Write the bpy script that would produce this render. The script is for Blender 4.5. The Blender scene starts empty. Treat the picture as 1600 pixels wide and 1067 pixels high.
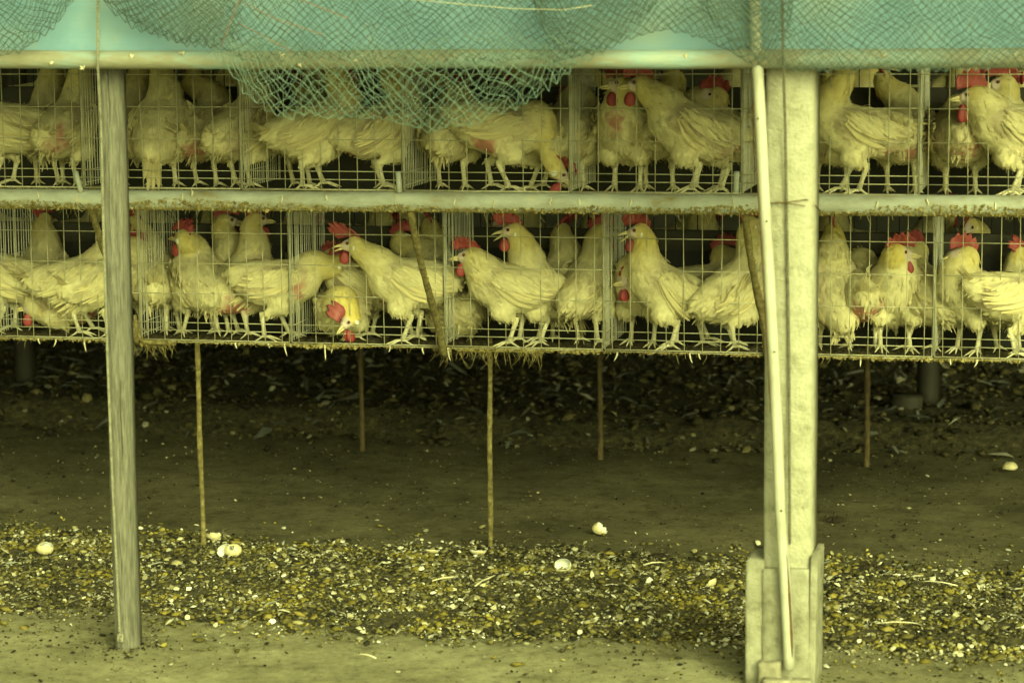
import bpy, math, random
import numpy as np
from mathutils import Matrix, Vector

random.seed(7); RNG = np.random.default_rng(7)
scene = bpy.context.scene
COL = scene.collection

# ------------------------------------------------------------------ camera
# world axes: X runs along the cage rows (to the right), Y away from the viewer, Z up
F_PX, PITCH, YAW, ROLL = 4200.0, 0.1365, 0.2206, -0.0084
CAM = np.array([2.6359, -7.9356, 1.9068])
FW = np.array([-math.sin(YAW)*math.cos(PITCH), math.cos(YAW)*math.cos(PITCH), -math.sin(PITCH)])
_r = np.array([math.cos(YAW), math.sin(YAW), 0.0]); _u = np.cross(_r, FW)
RT = math.cos(ROLL)*_r + math.sin(ROLL)*_u
UP = -math.sin(ROLL)*_r + math.cos(ROLL)*_u
cam_data = bpy.data.cameras.new('camera'); cam = bpy.data.objects.new('camera', cam_data); COL.objects.link(cam)
cam.matrix_world = Matrix(((RT[0], UP[0], -FW[0], CAM[0]), (RT[1], UP[1], -FW[1], CAM[1]),
                           (RT[2], UP[2], -FW[2], CAM[2]), (0, 0, 0, 1)))
cam_data.sensor_width = 36.0; cam_data.lens = F_PX/1600*36
cam_data.clip_end = 200
cam_data.dof.use_dof = True; cam_data.dof.focus_distance = 8.75; cam_data.dof.aperture_fstop = 3.6
scene.camera = cam

# ------------------------------------------------------------------ light
world = bpy.data.worlds.new('World'); scene.world = world; world.use_nodes = True
SUN_EL, SUN_AZ = math.radians(26), math.radians(34)      # azimuth: from behind the viewer, a little to the right
wn, wl = world.node_tree.nodes, world.node_tree.links
wn.clear()
sky = wn.new('ShaderNodeTexSky'); sky.sky_type = 'NISHITA'; sky.sun_disc = False
sky.sun_elevation = SUN_EL; sky.sun_rotation = math.radians(180) - SUN_AZ
sky.dust_density = 4.0
hsv = wn.new('ShaderNodeHueSaturation'); hsv.inputs['Saturation'].default_value = 0.12
tint = wn.new('ShaderNodeMix'); tint.data_type = 'RGBA'; tint.blend_type = 'MULTIPLY'
tint.inputs['Factor'].default_value = 1.0; tint.inputs[7].default_value = (0.92, 1.0, 0.42, 1)
bg = wn.new('ShaderNodeBackground'); bg.inputs['Strength'].default_value = 0.12
wo = wn.new('ShaderNodeOutputWorld')
wl.new(sky.outputs[0], hsv.inputs['Color']); wl.new(hsv.outputs[0], tint.inputs[6])
wl.new(tint.outputs[2], bg.inputs['Color']); wl.new(bg.outputs[0], wo.inputs['Surface'])
sun_d = bpy.data.lights.new('sun', 'SUN'); sun_d.energy = 1.5; sun_d.angle = math.radians(40); sun_d.color = (0.97, 1.0, 0.43)
sun = bpy.data.objects.new('sun', sun_d); COL.objects.link(sun)
_sd = Vector((math.sin(SUN_AZ)*math.cos(SUN_EL), -math.cos(SUN_AZ)*math.cos(SUN_EL), math.sin(SUN_EL)))
sun.rotation_euler = _sd.to_track_quat('Z', 'Y').to_euler()
vs = scene.view_settings
vs.view_transform = 'Standard'; vs.look = 'None'; vs.gamma = 1.0; vs.use_curve_mapping = False
vs.exposure = 1.08
scene.cycles.max_bounces = 6; scene.cycles.diffuse_bounces = 2; scene.cycles.transparent_max_bounces = 12
scene.cycles.use_denoising = True

# ------------------------------------------------------------------ helpers
def ray(px, py):
    return FW + RT*(px-800)/F_PX - UP*(py-533.5)/F_PX
def at_y(px, py, y):                 # point of the plane Y = y seen at that place
    d = ray(px, py); return CAM + d*((y-CAM[1])/d[1])
def at_z(px, py, z=0.0):
    d = ray(px, py); return CAM + d*((z-CAM[2])/d[2])
def proj(P):
    d = np.asarray(P, float) - CAM; z = d@FW
    return 800+F_PX*(d@RT)/z, 533.5-F_PX*(d@UP)/z
def s_for(px, y, z):                 # X on the line (Y=y, Z=z) seen in column px
    a, b = -4.0, 6.0
    for _ in range(50):
        m = (a+b)/2
        if proj((m, y, z))[0] < px: a = m
        else: b = m
    return (a+b)/2

def link(o, parent=None):
    COL.objects.link(o)
    if parent is not None: o.parent = parent
    return o
def fill(me, verts, faces):
    v = np.asarray(verts, np.float32)
    if isinstance(faces, np.ndarray):
        tot = np.full(len(faces), faces.shape[1], np.int32); flat = faces.astype(np.int32).ravel()
    else:
        tot = np.array([len(f) for f in faces], np.int32); flat = np.array([i for f in faces for i in f], np.int32)
    me.vertices.add(len(v)); me.vertices.foreach_set('co', v.ravel())
    me.loops.add(len(flat)); me.loops.foreach_set('vertex_index', flat)
    me.polygons.add(len(tot)); me.polygons.foreach_set('loop_start', (np.cumsum(tot)-tot).astype(np.int32)); me.polygons.foreach_set('loop_total', tot)
    me.update(calc_edges=True)
def mesh_obj(name, verts, faces, mat, parent=None, cols=None, smooth=False):
    me = bpy.data.meshes.new(name)
    fill(me, verts, faces)
    if mat: me.materials.append(mat)
    if cols is not None:
        a = me.color_attributes.new('Col', 'FLOAT_COLOR', 'POINT')
        c = np.ones((len(verts), 4), np.float32); c[:, :3] = cols
        a.data.foreach_set('color', c.ravel())
    if smooth: me.polygons.foreach_set('use_smooth', np.ones(len(me.polygons), bool))
    me.update()
    return link(bpy.data.objects.new(name, me), parent)
def from_mesh(name, me, parent=None):
    return link(bpy.data.objects.new(name, me), parent)
def empty(name, loc=(0, 0, 0), rz=0.0):
    o = bpy.data.objects.new(name, None); o.location = loc; o.rotation_euler = (0, 0, rz); o.empty_display_size = .05
    return link(o)
def tag(o, label, cat, group=None):
    o['label'] = label; o['category'] = cat
    if group: o['group'] = group
    return o

class MB:
    """collects geometry for one mesh object"""
    def __init__(s): s.v = []; s.f = []; s.c = []
    def add(s, v, f, col=None):
        n = len(s.v); s.v.extend(np.asarray(v, float).tolist()); s.f.extend([tuple([i+n for i in q]) for q in f])
        if col is not None:
            col = np.asarray(col, float)
            if col.ndim == 1: col = np.tile(col, (len(v), 1))
            s.c.extend(col.tolist())
    def tube(s, pts, r, n=6, cap=True, col=None, phase=0.0):
        pts = [np.asarray(p, float) for p in pts]; m = len(pts)
        rs = r if hasattr(r, '__len__') else [r]*m
        V = []; ref = None
        for i in range(m):
            t = pts[min(i+1, m-1)] - pts[max(i-1, 0)]; t = t/(np.linalg.norm(t)+1e-12)
            if ref is None:
                ref = np.array([0, 0, 1.]) if abs(t[2]) < .9 else np.array([1., 0, 0])
            a = np.cross(t, ref); a /= np.linalg.norm(a)+1e-12; b = np.cross(a, t); ref = b
            for k in range(n):
                w = 2*math.pi*k/n+phase
                V.append(pts[i] + rs[i]*(math.cos(w)*a + math.sin(w)*b))
        Fc = [(i*n+k, i*n+(k+1) % n, (i+1)*n+(k+1) % n, (i+1)*n+k) for i in range(m-1) for k in range(n)]
        if cap: Fc += [tuple(range(n))[::-1], tuple((m-1)*n+k for k in range(n))]
        s.add(V, Fc, col)
    def box(s, lo, hi, col=None):
        x0, y0, z0 = lo; x1, y1, z1 = hi
        s.add([(x0,y0,z0),(x1,y0,z0),(x1,y1,z0),(x0,y1,z0),(x0,y0,z1),(x1,y0,z1),(x1,y1,z1),(x0,y1,z1)],
              [(0,3,2,1),(4,5,6,7),(0,1,5,4),(1,2,6,5),(2,3,7,6),(3,0,4,7)], col)
    def build(s, name, mat, parent=None, smooth=False):
        return mesh_obj(name, s.v, s.f, mat, parent, np.array(s.c) if s.c and len(s.c) == len(s.v) else None, smooth)

def vnoise(p, seed=0):
    """smooth value noise in [-1,1] for an (n,k) array"""
    p = np.asarray(p, float); i = np.floor(p).astype(np.int64); f = p-i; f = f*f*(3-2*f)
    k = p.shape[1]; out = np.zeros(len(p))
    for c in range(2**k):
        w = np.ones(len(p)); h = np.full(len(p), seed*7919+13, np.int64)
        for a in range(k):
            b = (c >> a) & 1
            w *= f[:, a] if b else 1-f[:, a]
            h = (h*73856093) ^ ((i[:, a]+b)*(19349663+a*83492791))
            h &= 0x7fffffff
        h = ((h ^ (h >> 13))*1274126177) & 0x7fffffff; h ^= h >> 16
        out += w*((h % 65536)/32767.5-1)
    return out
def fbm(p, seed=0, oct=3):
    p = np.asarray(p, float); s = 0; a = 1; t = 0
    for o in range(oct):
        s = s+a*vnoise(p*2**o, seed+o); t += a; a *= .5
    return s/t

# ------------------------------------------------------------------ materials
def mat_new(name):
    m = bpy.data.materials.new(name); m.use_nodes = True
    nt = m.node_tree; return m, nt.nodes, nt.links, nt.nodes['Principled BSDF']
def ramp(n, stops):
    r = n.new('ShaderNodeValToRGB'); e = r.color_ramp.elements
    while len(e) > 1: e.remove(e[-1])
    e[0].position = stops[0][0]; e[0].color = (*stops[0][1], 1)
    for p, c in stops[1:]:
        q = e.new(p); q.color = (*c, 1)
    return r
def noise(n, l, scale, detail=4, rough=.6, stretch=None, coord='Object'):
    tc = n.new('ShaderNodeTexCoord'); mp = n.new('ShaderNodeMapping'); nz = n.new('ShaderNodeTexNoise')
    if stretch: mp.inputs['Scale'].default_value = stretch
    nz.inputs['Scale'].default_value = scale; nz.inputs['Detail'].default_value = detail; nz.inputs['Roughness'].default_value = rough
    l.new(tc.outputs[coord], mp.inputs[0]); l.new(mp.outputs[0], nz.inputs['Vector'])
    return nz
def noisy(name, stops, scale=8, rough=.8, bump=.3, bscale=40, stretch=None, metal=0, detail=6, dist=.01):
    m, n, l, b = mat_new(name)
    nz = noise(n, l, scale, detail, .65, stretch); r = ramp(n, stops)
    l.new(nz.outputs[0], r.inputs[0]); l.new(r.outputs[0], b.inputs['Base Color'])
    b.inputs['Roughness'].default_value = rough; b.inputs['Metallic'].default_value = metal
    if bump:
        n2 = noise(n, l, bscale, 5, .7, stretch); bp = n.new('ShaderNodeBump')
        bp.inputs['Strength'].default_value = bump; bp.inputs['Distance'].default_value = dist
        l.new(n2.outputs[0], bp.inputs['Height']); l.new(bp.outputs[0], b.inputs['Normal'])
    return m
def vcol(name, rough=.8, bump=0, bscale=60, stretch=None, spec=.3, sss=0, dist=.004, var=.0, translucent=0):
    m, n, l, b = mat_new(name)
    a = n.new('ShaderNodeVertexColor'); a.layer_name = 'Col'
    src = a.outputs[0]
    if var:
        nz = noise(n, l, 45, 5, .7, stretch); r = ramp(n, [(.3, (1-var,)*3), (.62, (1, 1, 1))])
        mx = n.new('ShaderNodeMix'); mx.data_type = 'RGBA'; mx.blend_type = 'MULTIPLY'; mx.inputs[0].default_value = 1
        l.new(nz.outputs[0], r.inputs[0]); l.new(src, mx.inputs[6]); l.new(r.outputs[0], mx.inputs[7]); src = mx.outputs[2]
    l.new(src, b.inputs['Base Color'])
    b.inputs['Roughness'].default_value = rough; b.inputs['Specular IOR Level'].default_value = spec
    if bump:
        n2 = noise(n, l, bscale, 4, .6, stretch); bp = n.new('ShaderNodeBump')
        bp.inputs['Strength'].default_value = bump; bp.inputs['Distance'].default_value = dist
        l.new(n2.outputs[0], bp.inputs['Height']); l.new(bp.outputs[0], b.inputs['Normal'])
    if translucent:
        tr = n.new('ShaderNodeBsdfTranslucent'); ms = n.new('ShaderNodeMixShader'); ms.inputs[0].default_value = translucent
        l.new(src, tr.inputs[0]); l.new(b.outputs[0], ms.inputs[1]); l.new(tr.outputs[0], ms.inputs[2])
        l.new(ms.outputs[0], n['Material Output'].inputs[0])
    return m

M = {}
M['wood'] = noisy('weathered_wood', [(.28, (.075, .072, .055)), (.45, (.18, .178, .145)), (.58, (.26, .255, .21)), (.75, (.34, .335, .28))], 20, .95, 1.0, 50, (9, 9, .7))
M['concrete'] = noisy('pale_concrete', [(.28, (.27, .262, .19)), (.46, (.41, .40, .31)), (.66, (.48, .47, .38))], 26, .92, .9, 90, detail=9)
M['footing'] = noisy('mottled_footing', [(.28, (.13, .125, .08)), (.45, (.26, .255, .19)), (.68, (.38, .375, .30))], 20, .9, .8, 70)
M['stone'] = noisy('rough_concrete', [(.3, (.17, .16, .11)), (.5, (.30, .28, .21)), (.7, (.44, .42, .34))], 16, .9, .7, 60)
M['conduit'] = noisy('white_plastic', [(.3, (.32, .315, .25)), (.5, (.44, .44, .38)), (.7, (.50, .50, .44))], 9, .5, .15, 50, (1, 1, .4))
M['rust'] = noisy('rust', [(.3, (.06, .036, .016)), (.55, (.12, .07, .03)), (.75, (.22, .16, .08))], 40, .9, .6, 120)
M['crustrod'] = noisy('crusted_rod', [(.3, (.09, .07, .025)), (.5, (.19, .155, .055)), (.7, (.33, .28, .13))], 60, .95, .9, 140)
M['rearrod'] = noisy('old_rod', [(.3, (.06, .045, .02)), (.6, (.13, .095, .045))], 40, .95, .6, 120)
M['pipe'] = noisy('galvanised_pipe', [(.28, (.22, .19, .09)), (.42, (.30, .31, .27)), (.6, (.38, .41, .39)), (.78, (.52, .49, .32))], 18, .55, .3, 70, (.5, 1, 1))
M['toppipe'] = noisy('dirty_pipe', [(.3, (.15, .14, .09)), (.48, (.24, .235, .18)), (.62, (.24, .34, .36)), (.8, (.40, .39, .30))], 9, .6, .35, 70, (.35, 1, 1))
M['wire'] = noisy('galvanised_wire', [(.3, (.26, .24, .11)), (.5, (.42, .40, .27)), (.65, (.50, .49, .38))], 30, .45, 0)
M['floorwire'] = noisy('caked_floor_wire', [(.3, (.05, .04, .02)), (.6, (.12, .10, .05))], 30, .9, 0)
M['partwire'] = noisy('partition_wire', [(.3, (.42, .41, .30)), (.6, (.60, .60, .52))], 30, .5, 0)
M['crust'] = noisy('manure_crust', [(.3, (.13, .10, .03)), (.5, (.32, .26, .09)), (.72, (.56, .50, .27))], 50, .95, .8, 150)
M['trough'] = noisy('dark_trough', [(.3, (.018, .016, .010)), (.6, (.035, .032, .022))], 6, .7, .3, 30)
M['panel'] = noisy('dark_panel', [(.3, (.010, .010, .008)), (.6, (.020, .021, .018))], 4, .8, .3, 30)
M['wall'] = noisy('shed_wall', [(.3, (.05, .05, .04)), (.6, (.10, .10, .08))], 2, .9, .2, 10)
M['net'] = noisy('net_green', [(.3, (.04, .07, .062)), (.6, (.075, .115, .10))], 5, .7, 0)
M['netpale'] = noisy('net_aqua', [(.3, (.08, .14, .125)), (.6, (.14, .21, .185))], 5, .7, 0)
M['cord'] = noisy('brown_cord', [(.3, (.20, .09, .04)), (.6, (.30, .15, .07))], 30, .8, 0)
M['rope'] = noisy('rope', [(.3, (.13, .125, .09)), (.6, (.26, .25, .19))], 60, .9, 0)
M['darkrope'] = noisy('dark_rope', [(.3, (.06, .056, .04)), (.6, (.15, .14, .10))], 60, .9, 0)
M['shell'] = noisy('eggshell', [(.3, (.62, .62, .58)), (.6, (.74, .75, .73))], 30, .55, .1, 200)
M['shellin'] = noisy('eggshell_inside', [(.3, (.45, .38, .18)), (.6, (.62, .56, .36))], 30, .6, .1, 200)
M['quill'] = noisy('quill', [(.3, (.50, .45, .28)), (.6, (.66, .62, .48))], 30, .6, 0)
M['litter'] = vcol('litter_bits', .9, .5, 120, spec=.25)
M['wet'] = noisy('wet_manure', [(.3, (.012, .011, .007)), (.6, (.04, .033, .015))], 50, .35, .8, 90)
M['feather'] = vcol('hen_feather', .9, .7, 70, (.45, 1, 1), spec=.12, var=.20)
M['card'] = vcol('feather_card', .85, 0, spec=.12, translucent=.25)
M['flesh'] = vcol('red_flesh', .5, .5, 220, spec=.4, dist=.002, var=.2)
M['beak'] = noisy('beak_horn', [(.3, (.55, .46, .20)), (.6, (.68, .60, .34))], 60, .4, 0)
M['lobe'] = noisy('earlobe', [(.3, (.70, .69, .60)), (.6, (.78, .77, .70))], 80, .6, .2, 200)
M['eye'] = noisy('eye', [(.3, (.05, .015, .006)), (.6, (.12, .035, .01))], 90, .12, 0)
M['shank'] = noisy('shank', [(.3, (.50, .44, .25)), (.5, (.64, .60, .42)), (.7, (.70, .67, .54))], 60, .7, .5, 220)

def tarp_mat():
    m, n, l, b = mat_new('teal_tarp')
    nz = noise(n, l, 3.5, 5, .6); r = ramp(n, [(.3, (.16, .31, .43)), (.5, (.22, .39, .52)), (.72, (.30, .42, .46))])
    l.new(nz.outputs[0], r.inputs[0])
    n3 = noise(n, l, 9, 6, .75); r3 = ramp(n, [(.60, (0, 0, 0)), (.75, (1, 1, 1))])
    mx = n.new('ShaderNodeMix'); mx.data_type = 'RGBA'; mx.inputs[7].default_value = (.40, .40, .26, 1)
    mul = n.new('ShaderNodeMath'); mul.operation = 'MULTIPLY'; mul.inputs[1].default_value = .55
    l.new(n3.outputs[0], r3.inputs[0]); l.new(r3.outputs[0], mul.inputs[0]); l.new(mul.outputs[0], mx.inputs[0])
    l.new(r.outputs[0], mx.inputs[6]); l.new(mx.outputs[2], b.inputs['Base Color'])
    b.inputs['Roughness'].default_value = .6
    n2 = noise(n, l, 60, 3, .6, (.12, 1, 2)); bp = n.new('ShaderNodeBump'); bp.inputs['Strength'].default_value = .25; bp.inputs['Distance'].default_value = .004
    l.new(n2.outputs[0], bp.inputs['Height']); l.new(bp.outputs[0], b.inputs['Normal'])
    tr = n.new('ShaderNodeBsdfTranslucent'); ms = n.new('ShaderNodeMixShader'); ms.inputs[0].default_value = .2
    l.new(mx.outputs[2], tr.inputs[0]); l.new(b.outputs[0], ms.inputs[1]); l.new(tr.outputs[0], ms.inputs[2])
    l.new(ms.outputs[0], n['Material Output'].inputs[0])
    return m
M['tarp'] = tarp_mat()
def ground_mat():
    m, n, l, b = mat_new('dusty_floor')
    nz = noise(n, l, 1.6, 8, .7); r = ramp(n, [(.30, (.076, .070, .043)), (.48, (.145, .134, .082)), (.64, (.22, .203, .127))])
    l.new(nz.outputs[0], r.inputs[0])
    # light falloff painted into the floor colour: paler in the open, darker inside
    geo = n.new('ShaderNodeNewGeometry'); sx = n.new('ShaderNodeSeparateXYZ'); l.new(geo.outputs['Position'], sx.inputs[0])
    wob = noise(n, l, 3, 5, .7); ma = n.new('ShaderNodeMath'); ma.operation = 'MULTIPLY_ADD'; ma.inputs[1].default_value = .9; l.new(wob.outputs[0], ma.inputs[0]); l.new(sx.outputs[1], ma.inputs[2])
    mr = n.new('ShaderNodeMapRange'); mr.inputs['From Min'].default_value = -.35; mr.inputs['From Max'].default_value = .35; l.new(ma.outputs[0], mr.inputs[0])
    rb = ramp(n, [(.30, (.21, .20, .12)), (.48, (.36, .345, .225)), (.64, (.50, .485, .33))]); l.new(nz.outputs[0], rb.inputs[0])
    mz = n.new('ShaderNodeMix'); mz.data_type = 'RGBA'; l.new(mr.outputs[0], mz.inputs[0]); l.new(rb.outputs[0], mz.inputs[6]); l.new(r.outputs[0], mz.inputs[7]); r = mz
    n2 = noise(n, l, 38, 8, .85); r2 = ramp(n, [(.33, (.25, .22, .15)), (.46, (.85, .85, .82)), (.58, (1, 1, 1)), (.70, (1.5, 1.46, 1.3))])
    l.new(n2.outputs[0], r2.inputs[0])
    mx = n.new('ShaderNodeMix'); mx.data_type = 'RGBA'; mx.blend_type = 'MULTIPLY'; mx.inputs[0].default_value = .8
    l.new(r.outputs[2], mx.inputs[6]); l.new(r2.outputs[0], mx.inputs[7]); l.new(mx.outputs[2], b.inputs['Base Color'])
    n5 = noise(n, l, 10, 7, .75); r5 = ramp(n, [(.34, (.48, .46, .40)), (.47, (.92, .92, .90)), (.60, (1.05, 1.05, 1.02)), (.72, (1.25, 1.24, 1.18))])
    mx5 = n.new('ShaderNodeMix'); mx5.data_type = 'RGBA'; mx5.blend_type = 'MULTIPLY'; mx5.inputs[0].default_value = .9
    l.new(n5.outputs[0], r5.inputs[0]); l.new(mx.outputs[2], mx5.inputs[6]); l.new(r5.outputs[0], mx5.inputs[7]); l.new(mx5.outputs[2], b.inputs['Base Color'])
    b.inputs['Roughness'].default_value = .9; b.inputs['Specular IOR Level'].default_value = .2
    n4 = noise(n, l, 90, 6, .75); bp = n.new('ShaderNodeBump'); bp.inputs['Strength'].default_value = .9; bp.inputs['Distance'].default_value = .008
    l.new(n4.outputs[0], bp.inputs['Height']); l.new(bp.outputs[0], b.inputs['Normal'])
    return m
M['ground'] = ground_mat()
M['bed'] = noisy('manure_bed', [(.30, (.018, .017, .010)), (.45, (.05, .045, .022)), (.6, (.11, .095, .04)), (.75, (.22, .20, .11))], 34, .95, 1.0, 80, dist=.02)

# ------------------------------------------------------------------ ground and shed
def axis(lo, hi, a, b, step, far):
    mid = np.arange(a, b+step/2, step)
    return np.concatenate([np.linspace(lo, a, far)[:-1], mid, np.linspace(b, hi, far)[1:]])
gx = axis(-60, 60, -3.5, 4.5, .05, 8); gy = axis(-60, 60, -2.5, 4.5, .05, 8)
X, Y = np.meshgrid(gx, gy, indexing='ij')
P2 = np.stack([X.ravel(), Y.ravel()], 1)
near = np.clip(1-np.maximum(np.abs(P2[:, 0]-.5)-3.6, np.abs(P2[:, 1]-1)-3.2)/.5, 0, 1)
gz = (.006*fbm(P2*1.3, 3)+.003*fbm(P2*6, 5))*near - .004
nx, ny = len(gx), len(gy)
gf = [(i*ny+j, (i+1)*ny+j, (i+1)*ny+j+1, i*ny+j+1) for i in range(nx-1) for j in range(ny-1)]
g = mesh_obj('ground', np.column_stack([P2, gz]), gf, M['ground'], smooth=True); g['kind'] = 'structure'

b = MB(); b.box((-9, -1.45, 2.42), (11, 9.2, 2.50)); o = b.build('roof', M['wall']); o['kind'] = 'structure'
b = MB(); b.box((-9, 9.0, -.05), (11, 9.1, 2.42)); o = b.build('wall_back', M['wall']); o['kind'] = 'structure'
b = MB(); b.box((-9, -.6, -.05), (-8.9, 9.0, 2.42)); o = b.build('shade_wall_left', M['wall']); o['kind'] = 'structure'  # unseen end wall, added to keep the shed interior dark
b = MB(); b.box((10.9, -.6, -.05), (11, 9.0, 2.42)); o = b.build('shade_wall_right', M['wall']); o['kind'] = 'structure'  # likewise added out of view, closes off side light from the right

# ------------------------------------------------------------------ manure beds and litter
def bed(name, y0, y1, height, label, seed, x0=-3.2, x1=4.4, step=.022):
    xs = np.arange(x0, x1, step); ys = np.arange(y0-.25, y1+.25, step)
    X, Y = np.meshgrid(xs, ys, indexing='ij'); P = np.stack([X.ravel(), Y.ravel()], 1)
    edge = np.minimum(P[:, 1]-y0, y1-P[:, 1]) + .13*fbm(P*np.array([2.2, 3.]), seed, 4)
    z = height*np.clip(edge/.22, -1, 1) + .012*fbm(P*14, seed+9, 3)*np.clip(edge/.1, 0, 1) - .010
    z = np.maximum(z, -.03)
    nx, ny = len(xs), len(ys)
    zz = z.reshape(nx, ny)
    keep = np.maximum.reduce([zz[:-1, :-1], zz[1:, :-1], zz[1:, 1:], zz[:-1, 1:]]) > -.012
    I, J = np.nonzero(keep)
    fs = np.stack([I*ny+J, (I+1)*ny+J, (I+1)*ny+J+1, I*ny+J+1], 1)
    o = mesh_obj(name, np.column_stack([P, z]), fs, M['bed'], smooth=True)
    tag(o, label, 'manure'); o['kind'] = 'stuff'
    def h(p):
        p = np.atleast_2d(p); i = np.clip(np.round((p[:, 0]-x0)/step).astype(int), 0, nx-1); j = np.clip(np.round((p[:, 1]-ys[0])/step).astype(int), 0, ny-1)
        return np.maximum(zz[i, j], .0)
    def e(p):
        p = np.atleast_2d(p)
        return np.minimum(p[:, 1]-y0, y1-p[:, 1]) + .13*fbm(p*np.array([2.2, 3.]), seed, 4)
    return h, e
FB0, FB1 = -.52, .60
h_front, e_front = bed('manure_bed', FB0, FB1, .018, 'band of ochre manure and shell litter on the floor in front', 11)
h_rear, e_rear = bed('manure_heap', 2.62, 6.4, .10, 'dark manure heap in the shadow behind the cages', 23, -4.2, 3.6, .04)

def rotmats(n, flat=1.0):
    a = RNG.uniform(0, 2*np.pi, n); tx = RNG.normal(0, .35*flat, n); ty = RNG.normal(0, .35*flat, n)
    ca, sa = np.cos(a), np.sin(a); cx, sx = np.cos(tx), np.sin(tx); cy, sy = np.cos(ty), np.sin(ty)
    Rz = np.zeros((n, 3, 3)); Rz[:, 0, 0] = ca; Rz[:, 0, 1] = -sa; Rz[:, 1, 0] = sa; Rz[:, 1, 1] = ca; Rz[:, 2, 2] = 1
    Rx = np.zeros((n, 3, 3)); Rx[:, 0, 0] = 1; Rx[:, 1, 1] = cx; Rx[:, 1, 2] = -sx; Rx[:, 2, 1] = sx; Rx[:, 2, 2] = cx
    Ry = np.zeros((n, 3, 3)); Ry[:, 1, 1] = 1; Ry[:, 0, 0] = cy; Ry[:, 0, 2] = sy; Ry[:, 2, 0] = -sy; Ry[:, 2, 2] = cy
    return Rz@Rx@Ry
CHIP_V = np.array([(-.5, -.1, 0), (-.2, -.45, .0), (.35, -.4, .02), (.55, .05, 0), (.25, .42, .02), (-.3, .38, 0), (0, 0, .22)])
CHIP_F = [(0, 1, 6), (1, 2, 6), (2, 3, 6), (3, 4, 6), (4, 5, 6), (5, 0, 6)]
t = (1+5**.5)/2
CLOD_V = np.array([(1, 0, 0), (-1, 0, 0), (0, 1, 0), (0, -1, 0), (0, 0, 1), (0, 0, -1), (.6, .6, .55), (-.6, .6, .5), (.6, -.6, .5), (-.6, -.6, .55)])*.5
CLOD_F = [(0, 6, 8), (6, 4, 8), (6, 2, 4), (2, 7, 4), (7, 1, 9), (7, 9, 4), (9, 3, 8), (9, 8, 4), (0, 2, 6), (2, 1, 7), (1, 3, 9), (3, 0, 8), (0, 5, 2), (2, 5, 1), (1, 5, 3), (3, 5, 0)]
FEA_V = np.array([(-.5, 0, 0), (-.2, -.09, .05), (-.2, .09, .05), (.2, -.13, .10), (.2, .13, .10), (.5, 0, .03), (-.2, 0, .06), (.2, 0, .12)])
FEA_F = [(0, 1, 6), (0, 6, 2), (1, 3, 7, 6), (6, 7, 4, 2), (3, 5, 7), (7, 5, 4)]
def scatter(name, base_v, base_f, pos, size, cols, label, flat=1.0, squash=(1, 1, 1), jitter=.25):
    n = len(pos); k = len(base_v)
    R = rotmats(n, flat)
    B = base_v[None]*np.asarray(squash)*(1+jitter*RNG.normal(0, 1, (n, k, 3)).clip(-1.5, 1.5))
    V = np.einsum('nij,nkj->nki', R, B*size[:, None, None]) + pos[:, None, :]
    off = (np.arange(n)*k)[:, None]
    Fs = []
    for f in base_f:
        Fs.append(off+np.array(f)[None])
    faces = np.concatenate(Fs) if len({a.shape[1] for a in Fs}) == 1 else [r for a in Fs for r in a.tolist()]
    C = np.repeat(cols, k, axis=0)
    o = mesh_obj(name, V.reshape(-1, 3), faces, M['litter'], cols=C)
    tag(o, label, 'litter'); o['kind'] = 'stuff'
    return o
def pick(cols, n, p=None, jit=.18):
    c = np.array(cols)[RNG.choice(len(cols), n, p=p)]
    return np.clip(c*(1+RNG.normal(0, jit, (n, 1))), .005, .85)
def spots(n, y0, y1, e, thr, x0=-2.6, x1=3.6, clump=(9, 9), seed=0, bias=.0):
    out = []
    while sum(map(len, out)) < n:
        p = np.column_stack([RNG.uniform(x0, x1, n), RNG.uniform(y0-.4, y1+.4, n)])
        k = (e(p) > thr+RNG.normal(0, .06, n)-.35*(RNG.random(n) < .035)) & (fbm(p*np.array(clump), seed, 3)+RNG.normal(0, .35, n) > bias)
        out.append(p[k])
    return np.concatenate(out)[:n]
FX0, FX1 = -2.0, 3.3
def lift(p, h, s, k=.25): return np.column_stack([p, h(p)+s*k])
p = spots(42000, FB0, FB1, e_front, -.02, FX0, FX1, seed=31, bias=-.1); s = RNG.lognormal(math.log(.0080), .55, len(p)).clip(.003, .036)
cl = pick([(.14, .125, .04), (.10, .09, .035), (.05, .046, .022), (.018, .017, .011), (.24, .22, .11), (.13, .12, .07)], len(p), [.16, .2, .22, .24, .06, .12])
oc = np.clip(fbm(p*np.array([5., 7.]), 91, 3)*2.2-.15+RNG.normal(0, .3, len(p)), 0, 1)[:, None]
cl = cl*(1-oc)+pick([(.24, .20, .035), (.17, .14, .03), (.30, .26, .07)], len(p))*oc
scatter('manure_clods', CLOD_V, CLOD_F, lift(p, h_front, s, .12), s, cl,
        'ochre and brown manure crumbs lying on the front litter band', .8, (1, .8, .5), .22)
p = spots(17000, FB0, FB1, e_front, -.02, FX0, FX1, (7, 10), seed=47, bias=.22); s = RNG.lognormal(math.log(.0068), .55, len(p)).clip(.0025, .022)
scatter('shell_fragments', CHIP_V, CHIP_F, lift(p, h_front, s, .30), s,
        pick([(.52, .50, .38), (.36, .34, .23), (.68, .67, .58), (.22, .20, .12), (.26, .24, .12)], len(p), [.22, .24, .12, .22, .20]),
        'pale broken eggshell chips strewn over the front litter band', 1.2, (1, 1, 1.2), .22)
p = spots(2600, FB0, FB1, e_front, .02, FX0, FX1, (4, 6), seed=97, bias=.15); s = RNG.lognormal(math.log(.021), .4, len(p)).clip(.010, .050)
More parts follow.
